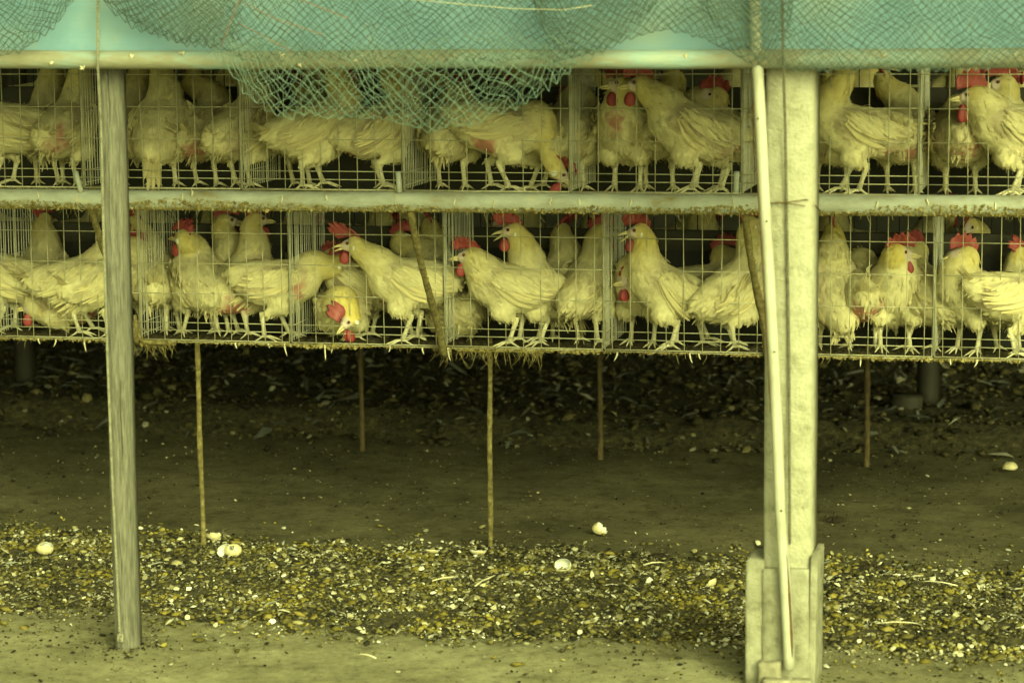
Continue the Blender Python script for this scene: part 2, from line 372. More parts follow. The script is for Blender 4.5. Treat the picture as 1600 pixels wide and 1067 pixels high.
scatter('manure_lumps', CLOD_V, CLOD_F, lift(p, h_front, s, .02), s, pick([(.17, .14, .03), (.11, .095, .03), (.22, .18, .05), (.05, .045, .02), (.28, .25, .13)], len(p), [.3, .3, .15, .15, .1]),
        'matted olive and ochre manure lumps in the front litter band', .5, (1, .9, .42), .2)
p = spots(750, FB0, FB1, e_front, -.05, FX0, FX1, seed=53, bias=0); s = RNG.lognormal(math.log(.024), .4, len(p)).clip(.010, .05)
scatter('moulted_feathers', FEA_V, FEA_F, lift(p, h_front, s, .15), s,
        pick([(.42, .43, .38), (.30, .31, .27), (.52, .50, .40)], len(p)), 'small grey white moulted feathers lying on the front litter band', .7, (1, 1, 1), .2)
# crumbs on the bare floor
p = np.column_stack([RNG.uniform(-2.2, 3.2, 21000), RNG.uniform(-1.3, 2.8, 21000)]); dens = fbm(p*2.2, 71, 3)
p = p[(dens+RNG.normal(0, .3, len(p)) > -.05)]
for q in (at_z(201, 1006), at_z(1230, 1055), at_z(317, 851), at_z(767, 854)):
    p = np.concatenate([p, np.asarray(q)[:2]+RNG.normal(0, 1, (260, 2))*np.array([.055, .06])])
s = RNG.lognormal(math.log(.0055), .55, len(p)).clip(.002, .022)
scatter('floor_crumbs', CLOD_V, CLOD_F, np.column_stack([p, s*.05]), s, pick([(.018, .017, .011), (.05, .044, .024), (.12, .11, .06), (.30, .28, .18)], len(p), [.5, .25, .15, .1]),
        'tiny dark crumbs scattered over the bare dusty floor', .5, (1, .8, .45), .25)
p = np.column_stack([RNG.uniform(-2.4, 3.4, 3000), RNG.uniform(-1.6, 2.9, 3000)]); s = RNG.lognormal(math.log(.0045), .6, len(p)).clip(.002, .018)
scatter('floor_flecks', CHIP_V, CHIP_F, np.column_stack([p, s*.12]), s, pick([(.30, .28, .20), (.22, .20, .13), (.42, .41, .34)], len(p)),
        'tiny pale shell flecks scattered over the bare dusty floor', .6, (1, 1, .6), .25)
# rear heap: clods, shells and feathers coloured darker to carry the shade there
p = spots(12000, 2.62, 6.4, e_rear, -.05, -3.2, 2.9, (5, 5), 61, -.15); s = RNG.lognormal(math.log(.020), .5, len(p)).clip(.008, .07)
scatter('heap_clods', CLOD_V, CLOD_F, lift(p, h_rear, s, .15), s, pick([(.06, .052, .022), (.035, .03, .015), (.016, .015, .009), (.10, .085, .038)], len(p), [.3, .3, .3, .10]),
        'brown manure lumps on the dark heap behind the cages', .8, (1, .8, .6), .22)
p = spots(2300, 2.62, 6.4, e_rear, -.08, -3.2, 2.9, (5, 5), 67, .1); s = RNG.lognormal(math.log(.017), .55, len(p)).clip(.006, .05)
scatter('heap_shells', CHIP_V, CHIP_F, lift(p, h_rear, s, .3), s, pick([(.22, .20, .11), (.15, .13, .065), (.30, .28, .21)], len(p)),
        'pale shell chips on the dark heap behind the cages', 1.1, (1, 1, 1.2), .22)
p = spots(1500, 2.9, 6.4, e_rear, .0, -3.2, 2.9, (3, 5), 73, .1); s = RNG.lognormal(math.log(.075), .4, len(p)).clip(.03, .16)
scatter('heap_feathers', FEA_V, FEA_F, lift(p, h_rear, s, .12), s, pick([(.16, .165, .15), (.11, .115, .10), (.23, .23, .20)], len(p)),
        'grey white feathers matted on the dark heap behind the cages', .7, (1, .7, 1), .3)

# wet dark patches
def patch(px, py, w, label):
    c = at_z(px, py, .0); mb = MB()
    for k in range(240):
        a = random.gauss(0, .5)*w; e = random.gauss(0, .5)*w*1.5; q = random.uniform(.006, .017)*(1.2-min(1, math.hypot(a, e/1.5)/w))
        if q > .003: mb.add((CLOD_V*RNG.uniform(.6, 1.2, 3)*q)@rotmats(1, 1)[0].T+np.array([a, e, q*.15]), CLOD_F)
    o = mb.build('manure_patch', M['wet']); o.location = (c[0], c[1], 0); o['kind'] = 'stuff'; tag(o, label, 'manure', 'wet manure patches')
patch(1306, 812, .05, 'small wet black manure patch right of the concrete pillar, highest on the floor')
patch(1352, 886, .07, 'larger dark manure patch right of the pillar at the litter edge')
patch(1022, 870, .055, 'dark manure patch at the litter edge left of the pillar')

# ------------------------------------------------------------------ posts
def wooden_post():
    Yf = -.84
    r = empty('wooden_post', tuple(at_z(201, 1008, 0)))
    base = np.array(r.location); top = at_y(172.5, 40, Yf)
    mb = MB(); n = 30; w, d = .0285, .031
    prof = [(-w, -d), (-w*.2, -d*1.02), (w, -d), (w*1.03, 0), (w, d), (-w, d)]
    V = []
    for i in range(n+1):
        f = i/n; c = (1-f)*np.array([0, 0, -.03]) + f*(top-base)
        for k, (a, e) in enumerate(prof):
            q = .0022*fbm(np.array([[f*7+k*11.3, k*3.1]]), 3)[0]
            V.append((c[0]+a+q, c[1]+e+q, c[2]))
    m = len(prof)
    Fc = [(i*m+k, i*m+(k+1) % m, (i+1)*m+(k+1) % m, (i+1)*m+k) for i in range(n) for k in range(m)]+[tuple(range(n*m, n*m+m))]
    mb.add(V, Fc); mb.build('shaft', M['wood'], r)
    # long drying cracks as thin dark grooves: slivers set in the face
    for (f0, f1, a) in ((.62, .80, -.006), (.30, .44, .010), (.48, .58, -.014), (.84, .95, .002), (.10, .2, -.004)):
        mb = MB(); pts = [(top-base)*f+np.array([a+.0015*math.sin(f*60), -d*1.0-.0006, 0]) for f in np.linspace(f0, f1, 9)]
        mb.tube(pts, [.0002]+[.0011]*7+[.0002], 4); mb.build('crack', M['wet'], r)
    return tag(r, 'weathered grey square timber post standing left in front of the cages', 'post')
wooden_post()

def concrete_pillar():
    Yf = -.84
    r = empty('concrete_pillar', (at_z(1230, 1050, 0)[0], Yf, 0)); bx = r.location[0]
    L0, R0 = at_y(1194, 560, Yf-.065)[0]-bx, at_y(1269, 560, Yf-.065)[0]-bx
    mb = MB(); ch = .010; d0, d1 = -.065, .075
    prof = [(L0+ch, d0), (R0-ch, d0), (R0, d0+ch), (R0, d1), (L0, d1), (L0, d0+ch)]
    n = 40; V = []
    for i in range(n+1):
        z = -.04+i/n*2.46
        for k, (a, e) in enumerate(prof):
            q = .0012*fbm(np.array([[z*9+k*5.3, k*2.7]]), 8)[0]; V.append((a+q, e+q, z))
    m = len(prof); mb.add(V, [(i*m+k, i*m+(k+1) % m, (i+1)*m+(k+1) % m, (i+1)*m+k) for i in range(n) for k in range(m)]); mb.build('shaft', M['concrete'], r)
    def rough(name, lo, hi, seed, mat, amp=.006, tilt=0, sub=7):
        xs = [np.linspace(lo[a], hi[a], sub) for a in range(3)]
        V = {}; vs_ = []; fs = []
        def vid(i, j, k):
            if (i, j, k) not in V:
                V[(i, j, k)] = len(vs_); vs_.append((xs[0][i], xs[1][j], xs[2][k]))
            return V[(i, j, k)]
        s1 = sub-1
        for a in range(s1):
            for c in range(s1):
                fs += [(vid(a, c, 0), vid(a, c+1, 0), vid(a+1, c+1, 0), vid(a+1, c, 0)), (vid(a, c, s1), vid(a+1, c, s1), vid(a+1, c+1, s1), vid(a, c+1, s1)),
                       (vid(a, 0, c), vid(a+1, 0, c), vid(a+1, 0, c+1), vid(a, 0, c+1)), (vid(a, s1, c), vid(a, s1, c+1), vid(a+1, s1, c+1), vid(a+1, s1, c)),
                       (vid(0, a, c), vid(0, a, c+1), vid(0, a+1, c+1), vid(0, a+1, c)), (vid(s1, a, c), vid(s1, a+1, c), vid(s1, a+1, c+1), vid(s1, a, c+1))]
        vs_ = np.array(vs_); c = (np.array(lo)+np.array(hi))/2; hs = (np.array(hi)-np.array(lo))/2
        q = (vs_-c)/hs; e = np.sort(np.abs(q), axis=1)[:, 1]
        vs_ = c+q*hs*(1-.015*(np.clip(e-.7, 0, 1)/.3)**2)[:, None]
        vs_ = vs_+amp*np.stack([fbm(vs_*22+k*31, seed+k, 3) for k in range(3)], 1)
        vs_[:, 0] += tilt*(vs_[:, 2]-lo[2])
        return mesh_obj(name, vs_, fs, mat, r, smooth=True)
    zt = .345
    rough('footing_block', (L0-.044, -.084, -.03), (L0+.004, .11, zt), 3, M['footing'], .006)['label'] = 'broken left piece of the footing'
    rough('footing_block', (R0-.004, -.080, -.03), (R0+.014, .11, zt+.015), 13, M['footing'], .005, .01)
    rough('footing_block', (L0+.001, -.087, -.03), (R0-.002, -.055, zt-.02), 23, M['footing'], .004)
    rough('footing_stone', (L0-.004, -.122, -.03), (L0+.055, -.082, .075), 33, M['stone'], .006)
    rough('footing_stone', (L0+.01, -.16, -.03), (L0+.085, -.10, .035), 43, M['stone'], .008)
    rough('footing_stone', (R0-.05, -.135, -.03), (R0+.01, -.09, .03), 53, M['stone'], .008)
    return tag(r, 'tall pale concrete pillar with broken footing right of centre', 'pillar'), bx, L0, R0
pillar, PBX, PL0, PR0 = concrete_pillar()

# leaning white conduit in front of the pillar
r = empty('conduit', tuple(at_y(1233, 1044, -.97)))
base = np.array(r.location)
path = [(1177, -60), (1181, 60), (1188, 180), (1194, 300), (1202, 430), (1209, 560), (1215, 690), (1219, 800), (1226, 900), (1231, 990), (1233, 1044)]
pts = []
for px, py in path[::-1]: pts.append(at_y(px, py, -.955)-base)
mb = MB(); n = 12; pp = []
for i in range(len(pts)-1):
    for f in (0, .34, .67): pp.append(pts[i]*(1-f)+pts[i+1]*f)
pp.append(pts[-1])
mb.tube(pp, [.0148]*len(pp), 12); mb.build('tube', M['conduit'], r, True)
mb = MB(); q = [p+np.array([.0095, -.0085, 0]) for p in pp[1:9]]
mb.tube(q, [.002, .0045, .0055, .0045, .005, .003, .002, .0008], 8); o = mb.build('rust_stain', M['rust'], r, True); o['label'] = 'brown rust streak at the foot of the tube'
mb = MB(); q = [p+np.array([-.0150, -.005, 0]) for p in pp[13:26]]
mb.tube(q, [.0005]+[.0022]*11+[.0005], 5); mb.build('rust_streak', M['rust'], r, True)
for i in (9, 15, 20, 24, 28):
    mb = MB(); c = pp[i]+np.array([random.uniform(-.006, .006), -.0160, random.uniform(-.02, .02)]); mb.tube([c, c+np.array([0, -.0025, 0])], [.003, .002], 6); mb.build('screw', M['rust'], r)
tag(r, 'slim white plastic conduit leaning against the concrete pillar', 'conduit')

def rope(name, path, y, mat, rad, label, pitch=.018, cat='rope'):
    pts = [at_y(px, py, yy if yy is not None else y) for px, py, yy in path]
    base = pts[-1].copy(); D = [p-base for p in pts]
    seg = [np.linalg.norm(D[i+1]-D[i]) for i in range(len(D)-1)]; tot = sum(seg); n = int(tot/.0045)
    cum = np.concatenate([[0], np.cumsum(seg)]); t = np.linspace(0, tot, n)
    c = np.stack([np.interp(t, cum, [d[k] for d in D]) for k in range(3)], 1)
    r = empty(name, tuple(base))
    for ph in (0, math.pi):
        a = 2*math.pi*t/pitch+ph; mb = MB()
        q = c+np.stack([np.cos(a)*rad*.55, np.sin(a)*rad*.55, 0*a], 1)
        mb.tube(q, rad*.62, 5); mb.build('strand', mat, r, True)
    return tag(r, label, cat)
rr = rope('hanging_rope', [(154, -60, -1.0), (153, 60, -1.0), (153, 108, -.985), (158, 200, -.90), (161, 330, -.886), (168, 560, -.886), (176, 760, -.886), (183, 900, -.886), (187, 985, -.886), (190, 1001, -.886)],
          None, M['rope'], .0042, 'thin twisted rope hanging down along the timber post')
mb = MB()
for k in range(4):
    a0 = random.uniform(0, 6.28); mb.tube([(.007*math.cos(a0+t), -.004-.008*abs(math.sin(t)), .006+.007*math.sin(a0+t)+.003*k) for t in np.linspace(0, 5.5, 14)], .0038, 5)
mb.build('knot', M['rope'], rr, True)
rope('hanging_rope', [(1221, -60, -1.0), (1224, 100, -1.0), (1227, 200, -.93), (1229, 320, -.914), (1233, 560, -.914), (1234, 850, -.93)], None, M['darkrope'], .0042, 'thin dark twisted cord running down the face of the concrete pillar', .016)
mb = MB(); r = empty('tie_wire', tuple(at_y(1202, 318, -.914)))
b0 = np.array(r.location)
mb.tube([at_y(1199, 318, -.906)-b0, at_y(1204, 317.5, -.915)-b0, at_y(1232, 316, -.926)-b0, at_y(1260, 312, -.912)-b0, at_y(1270, 318, -.88)-b0, at_y(1282, 330, -.82)-b0], .0016, 5)
mb.tube([at_y(1204, 317.5, -.917)-b0, at_y(1232, 318, -.924)-b0, at_y(1258, 322, -.912)-b0], .0014, 5)
mb.build('wire', M['rust'], r); tag(r, 'thin wire tied round the concrete pillar at pipe height', 'wire')

# dark posts deep in the shed, stone block
for px, py, w, lab in ((40, 604, .05, 'dark shadowed post far behind the cages at the left edge'), (1449, 641, .05, 'dark shadowed post far behind the cages right of the pillar')):
    c = at_z(px, py, .06); r = empty('shed_post', (c[0], c[1], 0)); mb = MB(); n = 12; V = []
    for i in range(n+1):
        for k in range(6):
            a = math.pi/3*k+.3; q = w*(1+.08*math.sin(i*1.7+k)); V.append((q*math.cos(a), q*math.sin(a), -.02+i*.2))
    mb.add(V, [(i*6+k, i*6+(k+1) % 6, (i+1)*6+(k+1) % 6, (i+1)*6+k) for i in range(n) for k in range(6)]); mb.build('shaft', M['trough'], r)
    tag(r, lab, 'post')
c = at_z(1418, 641, .08); mb = MB()
V = []
for z, s_ in ((-.05, 1.0), (.02, 1.03), (.05, 1.0), (.06, .9)):
    for a, e in ((-.06, -.04), (0, -.045), (.06, -.04), (.062, 0), (.06, .04), (0, .043), (-.06, .04), (-.063, 0)): V.append((a*s_+random.uniform(-.004, .004), e*s_+random.uniform(-.003, .003), z+random.uniform(-.004, .004)))
mb.add(V, [(i*8+k, i*8+(k+1) % 8, (i+1)*8+(k+1) % 8, (i+1)*8+k) for i in range(3) for k in range(8)]+[tuple(range(24, 32))])
o = mb.build('stone_block', M['trough']); o.location = (c[0], c[1], .09); tag(o, 'low brown block beside the far right dark post', 'block')

# ------------------------------------------------------------------ pipes
def pipe(name, p0, p1, rad, mat, label, n=60, seed=1, bend=.004):
    p0, p1 = np.array(p0), np.array(p1); r = empty(name, tuple((p0+p1)/2)); mid = np.array(r.location)
    mb = MB(); f = np.linspace(0, 1, n); w = fbm(np.column_stack([f*6, f*0]), seed)
    mb.tube([(p0+(p1-p0)*t-mid)+np.array([0, 0, bend*w[i]]) for i, t in enumerate(f)], rad, 20); mb.build('tube', mat, r, True)
    tag(r, label, 'pipe'); return r, mid
TY = -.95
TP0, TP1 = at_y(-60, 93.5, TY), at_y(1660, 90.5, TY)
tp, tpm = pipe('curtain_pipe', TP0, TP1, .0255, M['toppipe'], 'dirty horizontal curtain pipe along the lower edge of the teal tarp', seed=3)
for px, py in ((80, 100), (128, 106), (283, 84), (205, 88), (440, 86), (468, 103), (556, 95), (851, 95), (1070, 88), (1380, 86), (1590, 86)):
    mb = MB(); c = at_y(px, py, TY-.026)-tpm; m = 9
    for k in range(4):
        a = random.uniform(0, 6.28); mb.tube([c+np.array([random.uniform(-.008, .008), random.uniform(-.001, .003), random.uniform(-.006, .006)]) for _ in range(3)], [.0012, .0028, .0008], 5)
    mb.build('dung_spot', M['quill'], tp)
MY = -.07
mp, mpm = pipe('rail_pipe', at_y(-60, 309.5, MY), at_y(1660, 322, MY), .0295, M['pipe'], 'long grey pipe between the upper and lower cages, dust caked underneath', seed=8, bend=.003)
# dust and feather crust along the pipe's underside
def crust_line(name, f, x0, x1, n, amp, mat, parent, off, drop=.02, strands=0, under=.0):
    mb = MB()
    for i in range(n):
        x = random.uniform(x0, x1); d = amp*(1+.9*fbm(np.array([[x*4.1, 0.5]]), 77)[0])*random.uniform(.35, 1.3)
        c = np.array(f(x)) + np.array([0, random.uniform(-off, off), -random.uniform(0, d*.6)-under])
        s = RNG.uniform(.5, 1.2, 3)*d; R = rotmats(1, 2)[0]
        mb.add((CLOD_V*s*(1+.25*RNG.normal(0, 1, CLOD_V.shape)))@R.T+c, CLOD_F)
    for i in range(strands):
        x = random.uniform(x0, x1); c = np.array(f(x)); L = random.expovariate(1/drop); L = min(L, drop*3.5); a = random.uniform(-.6, .6)
        q = [c+np.array([a*L*t*t+random.uniform(-.002, .002), random.uniform(-.003, .003), -L*t-under]) for t in np.linspace(0, 1, 5)]
        mb.tube(q, [.0016, .0013, .0012, .0009, .0004], 3, cap=False)
    o = mb.build(name, mat, parent); o['kind'] = 'stuff'; return o
def mp_line(x):
    a, c = at_y(-60, 309.5, MY), at_y(1660, 322, MY); t = (x-a[0])/(c[0]-a[0]); return a+(c-a)*t-mpm
_xa, _xb = at_y(-60, 309, MY)[0], at_y(1660, 322, MY)[0]
mb = MB()
for i in range(6500):
    x = random.uniform(_xa, _xb); hgt = .80+.40*fbm(np.array([[x*5.3, 0.3]]), 41)[0]
    a = math.radians(-100+random.random()**1.7*105*hgt); c = mp_line(x)+.0305*np.array([0, -math.cos(a), math.sin(a)]); d = random.uniform(.004, .011)
    mb.add((CLOD_V*RNG.uniform(.5, 1.2, 3)*d)@rotmats(1, 2)[0].T+c, CLOD_F)
o = mb.build('dust_crust', M['crust'], mp); o['kind'] = 'stuff'
crust_line('dust_fringe', lambda x: mp_line(x)+np.array([0, -.010, -.026]), _xa, _xb, 900, .008, M['crust'], mp, .015, .010, 240)
for px, py in ((285, 308), (440, 312), (510, 310), (710, 316), (772, 318), (860, 315), (905, 316), (985, 318), (1370, 320), (1450, 316), (1556, 322), (300, 302), (120, 310), (60, 306)):
    mb = MB(); c = at_y(px, py, MY-.0295)-mpm
    mb.tube([c+np.array([random.uniform(-.003, .003), -.0005-.001*abs(t), -t*.012]) for t in (-1.0, -.3, .3, 1.0)], [.001, .0032, .0028, .0006], 5); mb.build('dung_streak', M['quill'], mp)
for px, tilt in ((118, 9), (622, 2), (1151, -1)):            # short plastic pegs clipped to the pipe
    mb = MB(); a = at_y(px, 268, MY-.02)-mpm; c = at_y(px+tilt, 301, MY-.02)-mpm
    mb.tube([a, a*.6+c*.4, c], .0085, 12); o = mb.build('peg', M['pipe'], mp, True)
    mb = MB(); c2 = at_y(px+tilt-2, 300, MY)-mpm
    mb.tube([c2+np.array([.004*math.sin(t), -.0315*math.cos(t), -.028-.0315*math.sin(t)]) for t in np.linspace(-1.4, 1.7, 12)], .0013, 5); mb.build('clip_wire', M['wire'], mp)

# ------------------------------------------------------------------ cages
ZU, ZL, YL, PITCH_B = 1.250, 0.7169, .4044, .52
def zs(pxs, ys, y): return [float(at_y(pxs, q, y)[2]) for q in ys]
UZ = zs(540, (116.4, 168, 218.7, 268.3, 280.8, 296.3), 0.0)
LZ = zs(614, (320, 367.6, 416.6, 464.8, 511, 523, 541), YL)
WR = .0015
def cyl_mesh(name, p0, p1, rad, mat, n=6):
    mb = MB(); mb.tube([p0, p1], rad, n); me = bpy.data.meshes.new(name); me.from_pydata(mb.v, [], mb.f); me.materials.append(mat)
    me.polygons.foreach_set('use_smooth', np.array([len(p.vertices) == 4 for p in me.polygons])); return me
def tier(name, y, zf, zlines, s0, bays, ztop, depth, label, wires=9):
    r = empty(name, (s0, y, zf))
    H = ztop-zf
    vw = cyl_mesh('wire', (0, 0, -.002), (0, 0, H), WR, M['wire'])
    hw = cyl_mesh('wire', (.0, 0, 0), (PITCH_B, 0, 0), WR, M['wire'])
    pw = cyl_mesh('wire', (0, 0, .0), (0, 0, H), .0016, M['partwire'], 5)
    pl = cyl_mesh('wire', (0, 0, 0), (0, depth, 0), .0011, M['partwire'], 5)
    for k in range(bays):
        x = k*PITCH_B
        mb = MB(); xe = x+PITCH_B-.004; mb.tube([(x+.004, .0, -.003), (xe, 0, -.003), (xe, 0, H), (x+.004, 0, H), (x+.004, 0, -.003)], .0022, 6)
        fr = mb.build('front_grille', M['wire'], r)
        for i in range(wires):
            o = from_mesh('wire', vw, fr); o.location = (x+(i+.5)*PITCH_B/wires, -.0030+random.uniform(-.0006, .0006), 0); o.rotation_euler = (random.gauss(0, .004), random.gauss(0, .008), 0)
        for z in zlines:
            o = from_mesh('wire', hw, fr); o.location = (x, random.uniform(-.0003, .0003)+.0002, z-zf); o.rotation_euler = (0, random.gauss(0, .0015), 0)
    for k in range(bays+1):
        x = k*PITCH_B
        mb = MB(); mb.tube([(x, .004, 0), (x, .004, H)], .0026, 6); mb.tube([(x, depth, 0), (x, depth, H)], .0022, 6); mb.tube([(x, .004, H), (x, depth, H)], .0022, 6)
        pt = mb.build('partition', M['partwire'], r)
        n = 18
        for i in range(n):
            o = from_mesh('wire', pw, pt); o.location = (x+random.uniform(-.0012, .0012), .018+i*(depth-.03)/(n-1)+random.uniform(-.002, .002), 0)
        for z in (.012, .05, H*.55):
            o = from_mesh('wire', pl, pt); o.location = (x, .004, z)
    # wire floor
    mb = MB(); L = bays*PITCH_B
    for i in range(int(L/.026)): mb.tube([(i*.026, 0, -.0045), (i*.026, depth, -.038)], .0009, 4, cap=False)
    for j in range(1, 5): mb.tube([(0, j*depth/4.2, -.006-j*.0078), (L, j*depth/4.2, -.006-j*.0078)], .0011, 4, cap=False)
    fl = mb.build('floor_mesh', M['floorwire'], r); fl['kind'] = 'stuff'
    tag(r, label, 'cage'); return r, L
UT, UL = tier('cage_tier', 0.0, ZU, UZ, -1.04, 7, ZU+.425, .40, 'upper tier of wire hen cages above the grey rail pipe')
LT, LL = tier('cage_tier', YL, ZL, LZ[1:], -.4953-2*.52, 8, ZL+.46, .40, 'lower tier of wire hen cages below the grey rail pipe')
crust_line('litter_crust', lambda x: (x, .004, -.006), 0, UL, 500, .006, M['crust'], UT, .006, .006, 120)
crust_line('litter_crust', lambda x: (x, .004, -.008), 0, LL, 3000, .011, M['crust'], LT, .010, .011, 260, .001)
for px, w in ((745, .07), (790, .09), (830, .04), (690, .03), (232, .06), (250, .05)):       # thick hanging clumps
    c = s_for(px, YL, ZL)-LT.location[0]
    crust_line('litter_clump', lambda x: (x, .006, -.012), c-w, c+w, 130, .009, M['crust'], LT, .012, .018, 60, .003)
# loose hanging claws and feather shreds under the lower cage
for px, L_ in ((445, 20), (508, 26), (520, 14), (965, 16), (1078, 16), (420, 8), (1092, 10), (1345, 16), (1485, 10), (60, 10), (88, 14), (132, 22), (700, 22), (610, 10), (1527, 12), (660, 12), (368, 10)):
    c = s_for(px, YL, ZL)-LT.location[0]; L = L_/500; a = random.uniform(-.4, .4); mb = MB()
    mb.tube([(c+a*L*t*t, -.003, -.008-L*t) for t in np.linspace(0, 1, 6)], [.003, .0032, .003, .0026, .002, .0006], 5)
    mb.build('feather_shred', M['quill'], LT, True)
def rod(px, py, parent, ztop, mat, rad, lean=0.0):
    g0 = at_z(px, py, 0); x, y = g0[0]-parent.location[0], g0[1]-parent.location[1]
    mb = MB(); n = 40; z0 = -.02-parent.location[2]; z1 = ztop-parent.location[2]
    f = np.linspace(0, 1, n); wv = fbm(np.column_stack([f*20, f*0+px]), 4)
    mb.tube([(x+lean*t+.0012*math.sin(t*9), y, z0+(z1-z0)*t) for t in f], [rad*(1+.22*w) for w in wv], 8); o = mb.build('leg', mat, parent, True)
    mb = MB()
    for i in range(26):
        t = random.random()**.6; mb.add(CLOD_V*random.uniform(.003, .008)+np.array([x+lean*t+random.uniform(-rad, rad), y-rad*.7, z0+(z1-z0)*t]), CLOD_F)
    q = mb.build('crust', mat, o); q['kind'] = 'stuff'
for px, py, ln_ in ((318, 851, -.006), (766, 854, .005), (1226, 858, .0)): rod(px, py, LT, ZL-.012, M['crustrod'], .0088, ln_)

# feed troughs with solid backs behind each tier, rear cage rows
def trough(name, y, ztop, zbot, x0, x1, label):
    r = empty(name, ((x0+x1)/2, y, zbot)); L = (x1-x0)/2; h = ztop-zbot
    mb = MB(); prof = [(-.004, h), (0, h+.004), (.004, h), (.006, h-.05), (.02, h-.085), (.10, h-.085), (.12, h-.03), (.124, h-.03), (.104, h-.093), (.016, h-.093), (.0, h-.06)]
    m = len(prof); V = [(-L, a, c) for a, c in prof]+[(L, a, c) for a, c in prof]
    mb.add(V, [(k, (k+1) % m, m+(k+1) % m, m+k) for k in range(m)]); mb.build('channel', M['trough'], r)
    n = int(2*L/.52)
    for i in range(n+1):
        x = -L+i*.52
        mb = MB(); mb.box((x+.004, .003, -.02), (min(x+.516, L), .007, h-.062)); mb.build('back_panel', M['panel'], r)
    return tag(r, label, 'trough')
zt_u = float(at_y(800, 138, .43)[2]); zt_l = float(at_y(800, 357, YL+.43)[2])
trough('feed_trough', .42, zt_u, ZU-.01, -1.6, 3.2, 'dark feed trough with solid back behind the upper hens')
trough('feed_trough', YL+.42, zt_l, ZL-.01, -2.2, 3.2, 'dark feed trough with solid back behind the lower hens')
def rear_row(name, y, zf, x0, x1, label, legs=()):
    r = empty(name, (x0, y, zf)); L = x1-x0
    mb = MB(); mb.box((0, .0, -.012), (L, .004, .02)); mb.build('floor_edge', M['trough'], r)
    mb = MB()
    for i in range(int(L/.03)): mb.tube([(i*.03, 0, 0), (i*.03, .9, 0)], .0011, 3, cap=False)
    for j in range(10): mb.tube([(0, j*.1, -.003), (L, j*.1, -.003)], .0014, 3, cap=False)
    o = mb.build('floor_mesh', M['wire'], r); o['kind'] = 'stuff'
    vw = cyl_mesh('wire', (0, 0, 0), (0, 0, .44), .0016, M['panel'], 5)
    for i in range(int(L/.075)):
        o = from_mesh('wire', vw, r); o.location = (i*.075, 0, 0)
    for px, py in legs: rod(px, py, r, zf, M['rearrod'], .0105, .0)
    return tag(r, label, 'cage')
RU = rear_row('rear_cage', .60, ZU+.02, -1.6, 3.4, 'rear upper cage row glimpsed behind the feed trough')
RL = rear_row('rear_cage', YL+.60, ZL+.03, -2.4, 3.4, 'rear lower cage row on thin brown legs behind the feed trough', ((566, 703), (938, 716), (1354, 727)))

# rusty braces from the pipe down to the lower cage
def brace(a, c, label, seed):
    p0 = at_y(a[0], a[1], MY); p1 = at_y(c[0], c[1], YL-.006); r = empty('rusty_brace', tuple(p1)); d = p0-p1
    mb = MB(); n = 26; f = np.linspace(0, 1, n); w = fbm(np.column_stack([f*14, f*0]), seed)
    mb.tube([d*t+np.array([.003*math.sin(7*t), 0, 0]) for t in f], [.0115*(1+.25*q) for q in w], 8); o = mb.build('bar', M['crustrod'], r, True)
    mb = MB()
    for i in range(60):
        t = random.betavariate(2, 1.6); mb.add((CLOD_V*RNG.uniform(.5, 1.3, 3)*random.uniform(.005, .013))@rotmats(1, 2)[0].T+d*t+np.array([random.uniform(-.010, .008), -.006, 0]), CLOD_F)
    q = mb.build('crust', M['crust'], o); q['kind'] = 'stuff'
    tag(r, label, 'brace', 'rusty braces')
brace((140, 322), (214, 536), 'crusted slanting brace passing behind the timber post', 3)
brace((640, 330), (694, 556), 'crusted slanting brace in front of the big hen in the middle', 5)
brace((1163, 334), (1199, 552), 'crusted slanting brace just left of the concrete pillar', 9)
mb = MB()                                                   # bent corner piece beside the timber post
q = [at_y(px, py, YL-.012) for px, py in ((211, 492), (212, 510), (217, 527), (226, 534), (244, 536), (262, 536))]
b0 = q[3].copy(); mb.tube([p-b0 for p in q], [.006, .0085, .0095, .0085, .0075, .005], 8); o = mb.build('cage_corner', M['crustrod'], None, True); o.location = tuple(b0)
tag(o, 'bent crusted corner bar at the bottom of the lower cage beside the timber post', 'bar')

# ------------------------------------------------------------------ tarp and netting
def tarp():
    x0, x1 = at_y(-200, 60, -.93)[0], at_y(1800, 60, -.93)[0]; z0 = float(at_y(800, 98, -.93)[2]); z1 = 2.42
    xs = np.linspace(x0, x1, 120); zs_ = np.linspace(z0, z1, 40); X, Z = np.meshgrid(xs, zs_, indexing='ij')
    P = np.stack([X.ravel(), Z.ravel()], 1); yy = -.925+.010*fbm(P*np.array([2.0, 5.]), 9, 3)+.004*fbm(P*np.array([1.5, 16.]), 12, 2)
    c = np.array([(x0+x1)/2, -.93, z0]); V = np.column_stack([P[:, 0], yy, P[:, 1]])-c; n = 40
    o = mesh_obj('tarp', V, [(i*n+j, (i+1)*n+j, (i+1)*n+j+1, i*n+j+1) for i in range(119) for j in range(39)], M['tarp'], smooth=True); o.location = tuple(c)
    md = o.modifiers.new('thickness', 'SOLIDIFY'); md.thickness = .0015
    tag(o, 'teal blue tarpaulin hanging across the top behind the netting', 'tarp')
tarp()
LOWX = [-80, 0, 40, 80, 115, 135, 160, 166, 190, 230, 280, 345, 372, 400, 430, 500, 570, 640, 690, 760, 820, 865, 905, 950, 990, 1045, 1090, 1130, 1170, 1230, 1330, 1450, 1600, 1720]
LOWY = [104, 96, 84, 52, 15, -30, -30, -4, 28, 52, 70, 84, 128, 168, 186, 182, 192, 206, 202, 186, 164, 134, 110, 84, 62, 53, 60, 82, 104, 112, 114, 116, 112, 110]
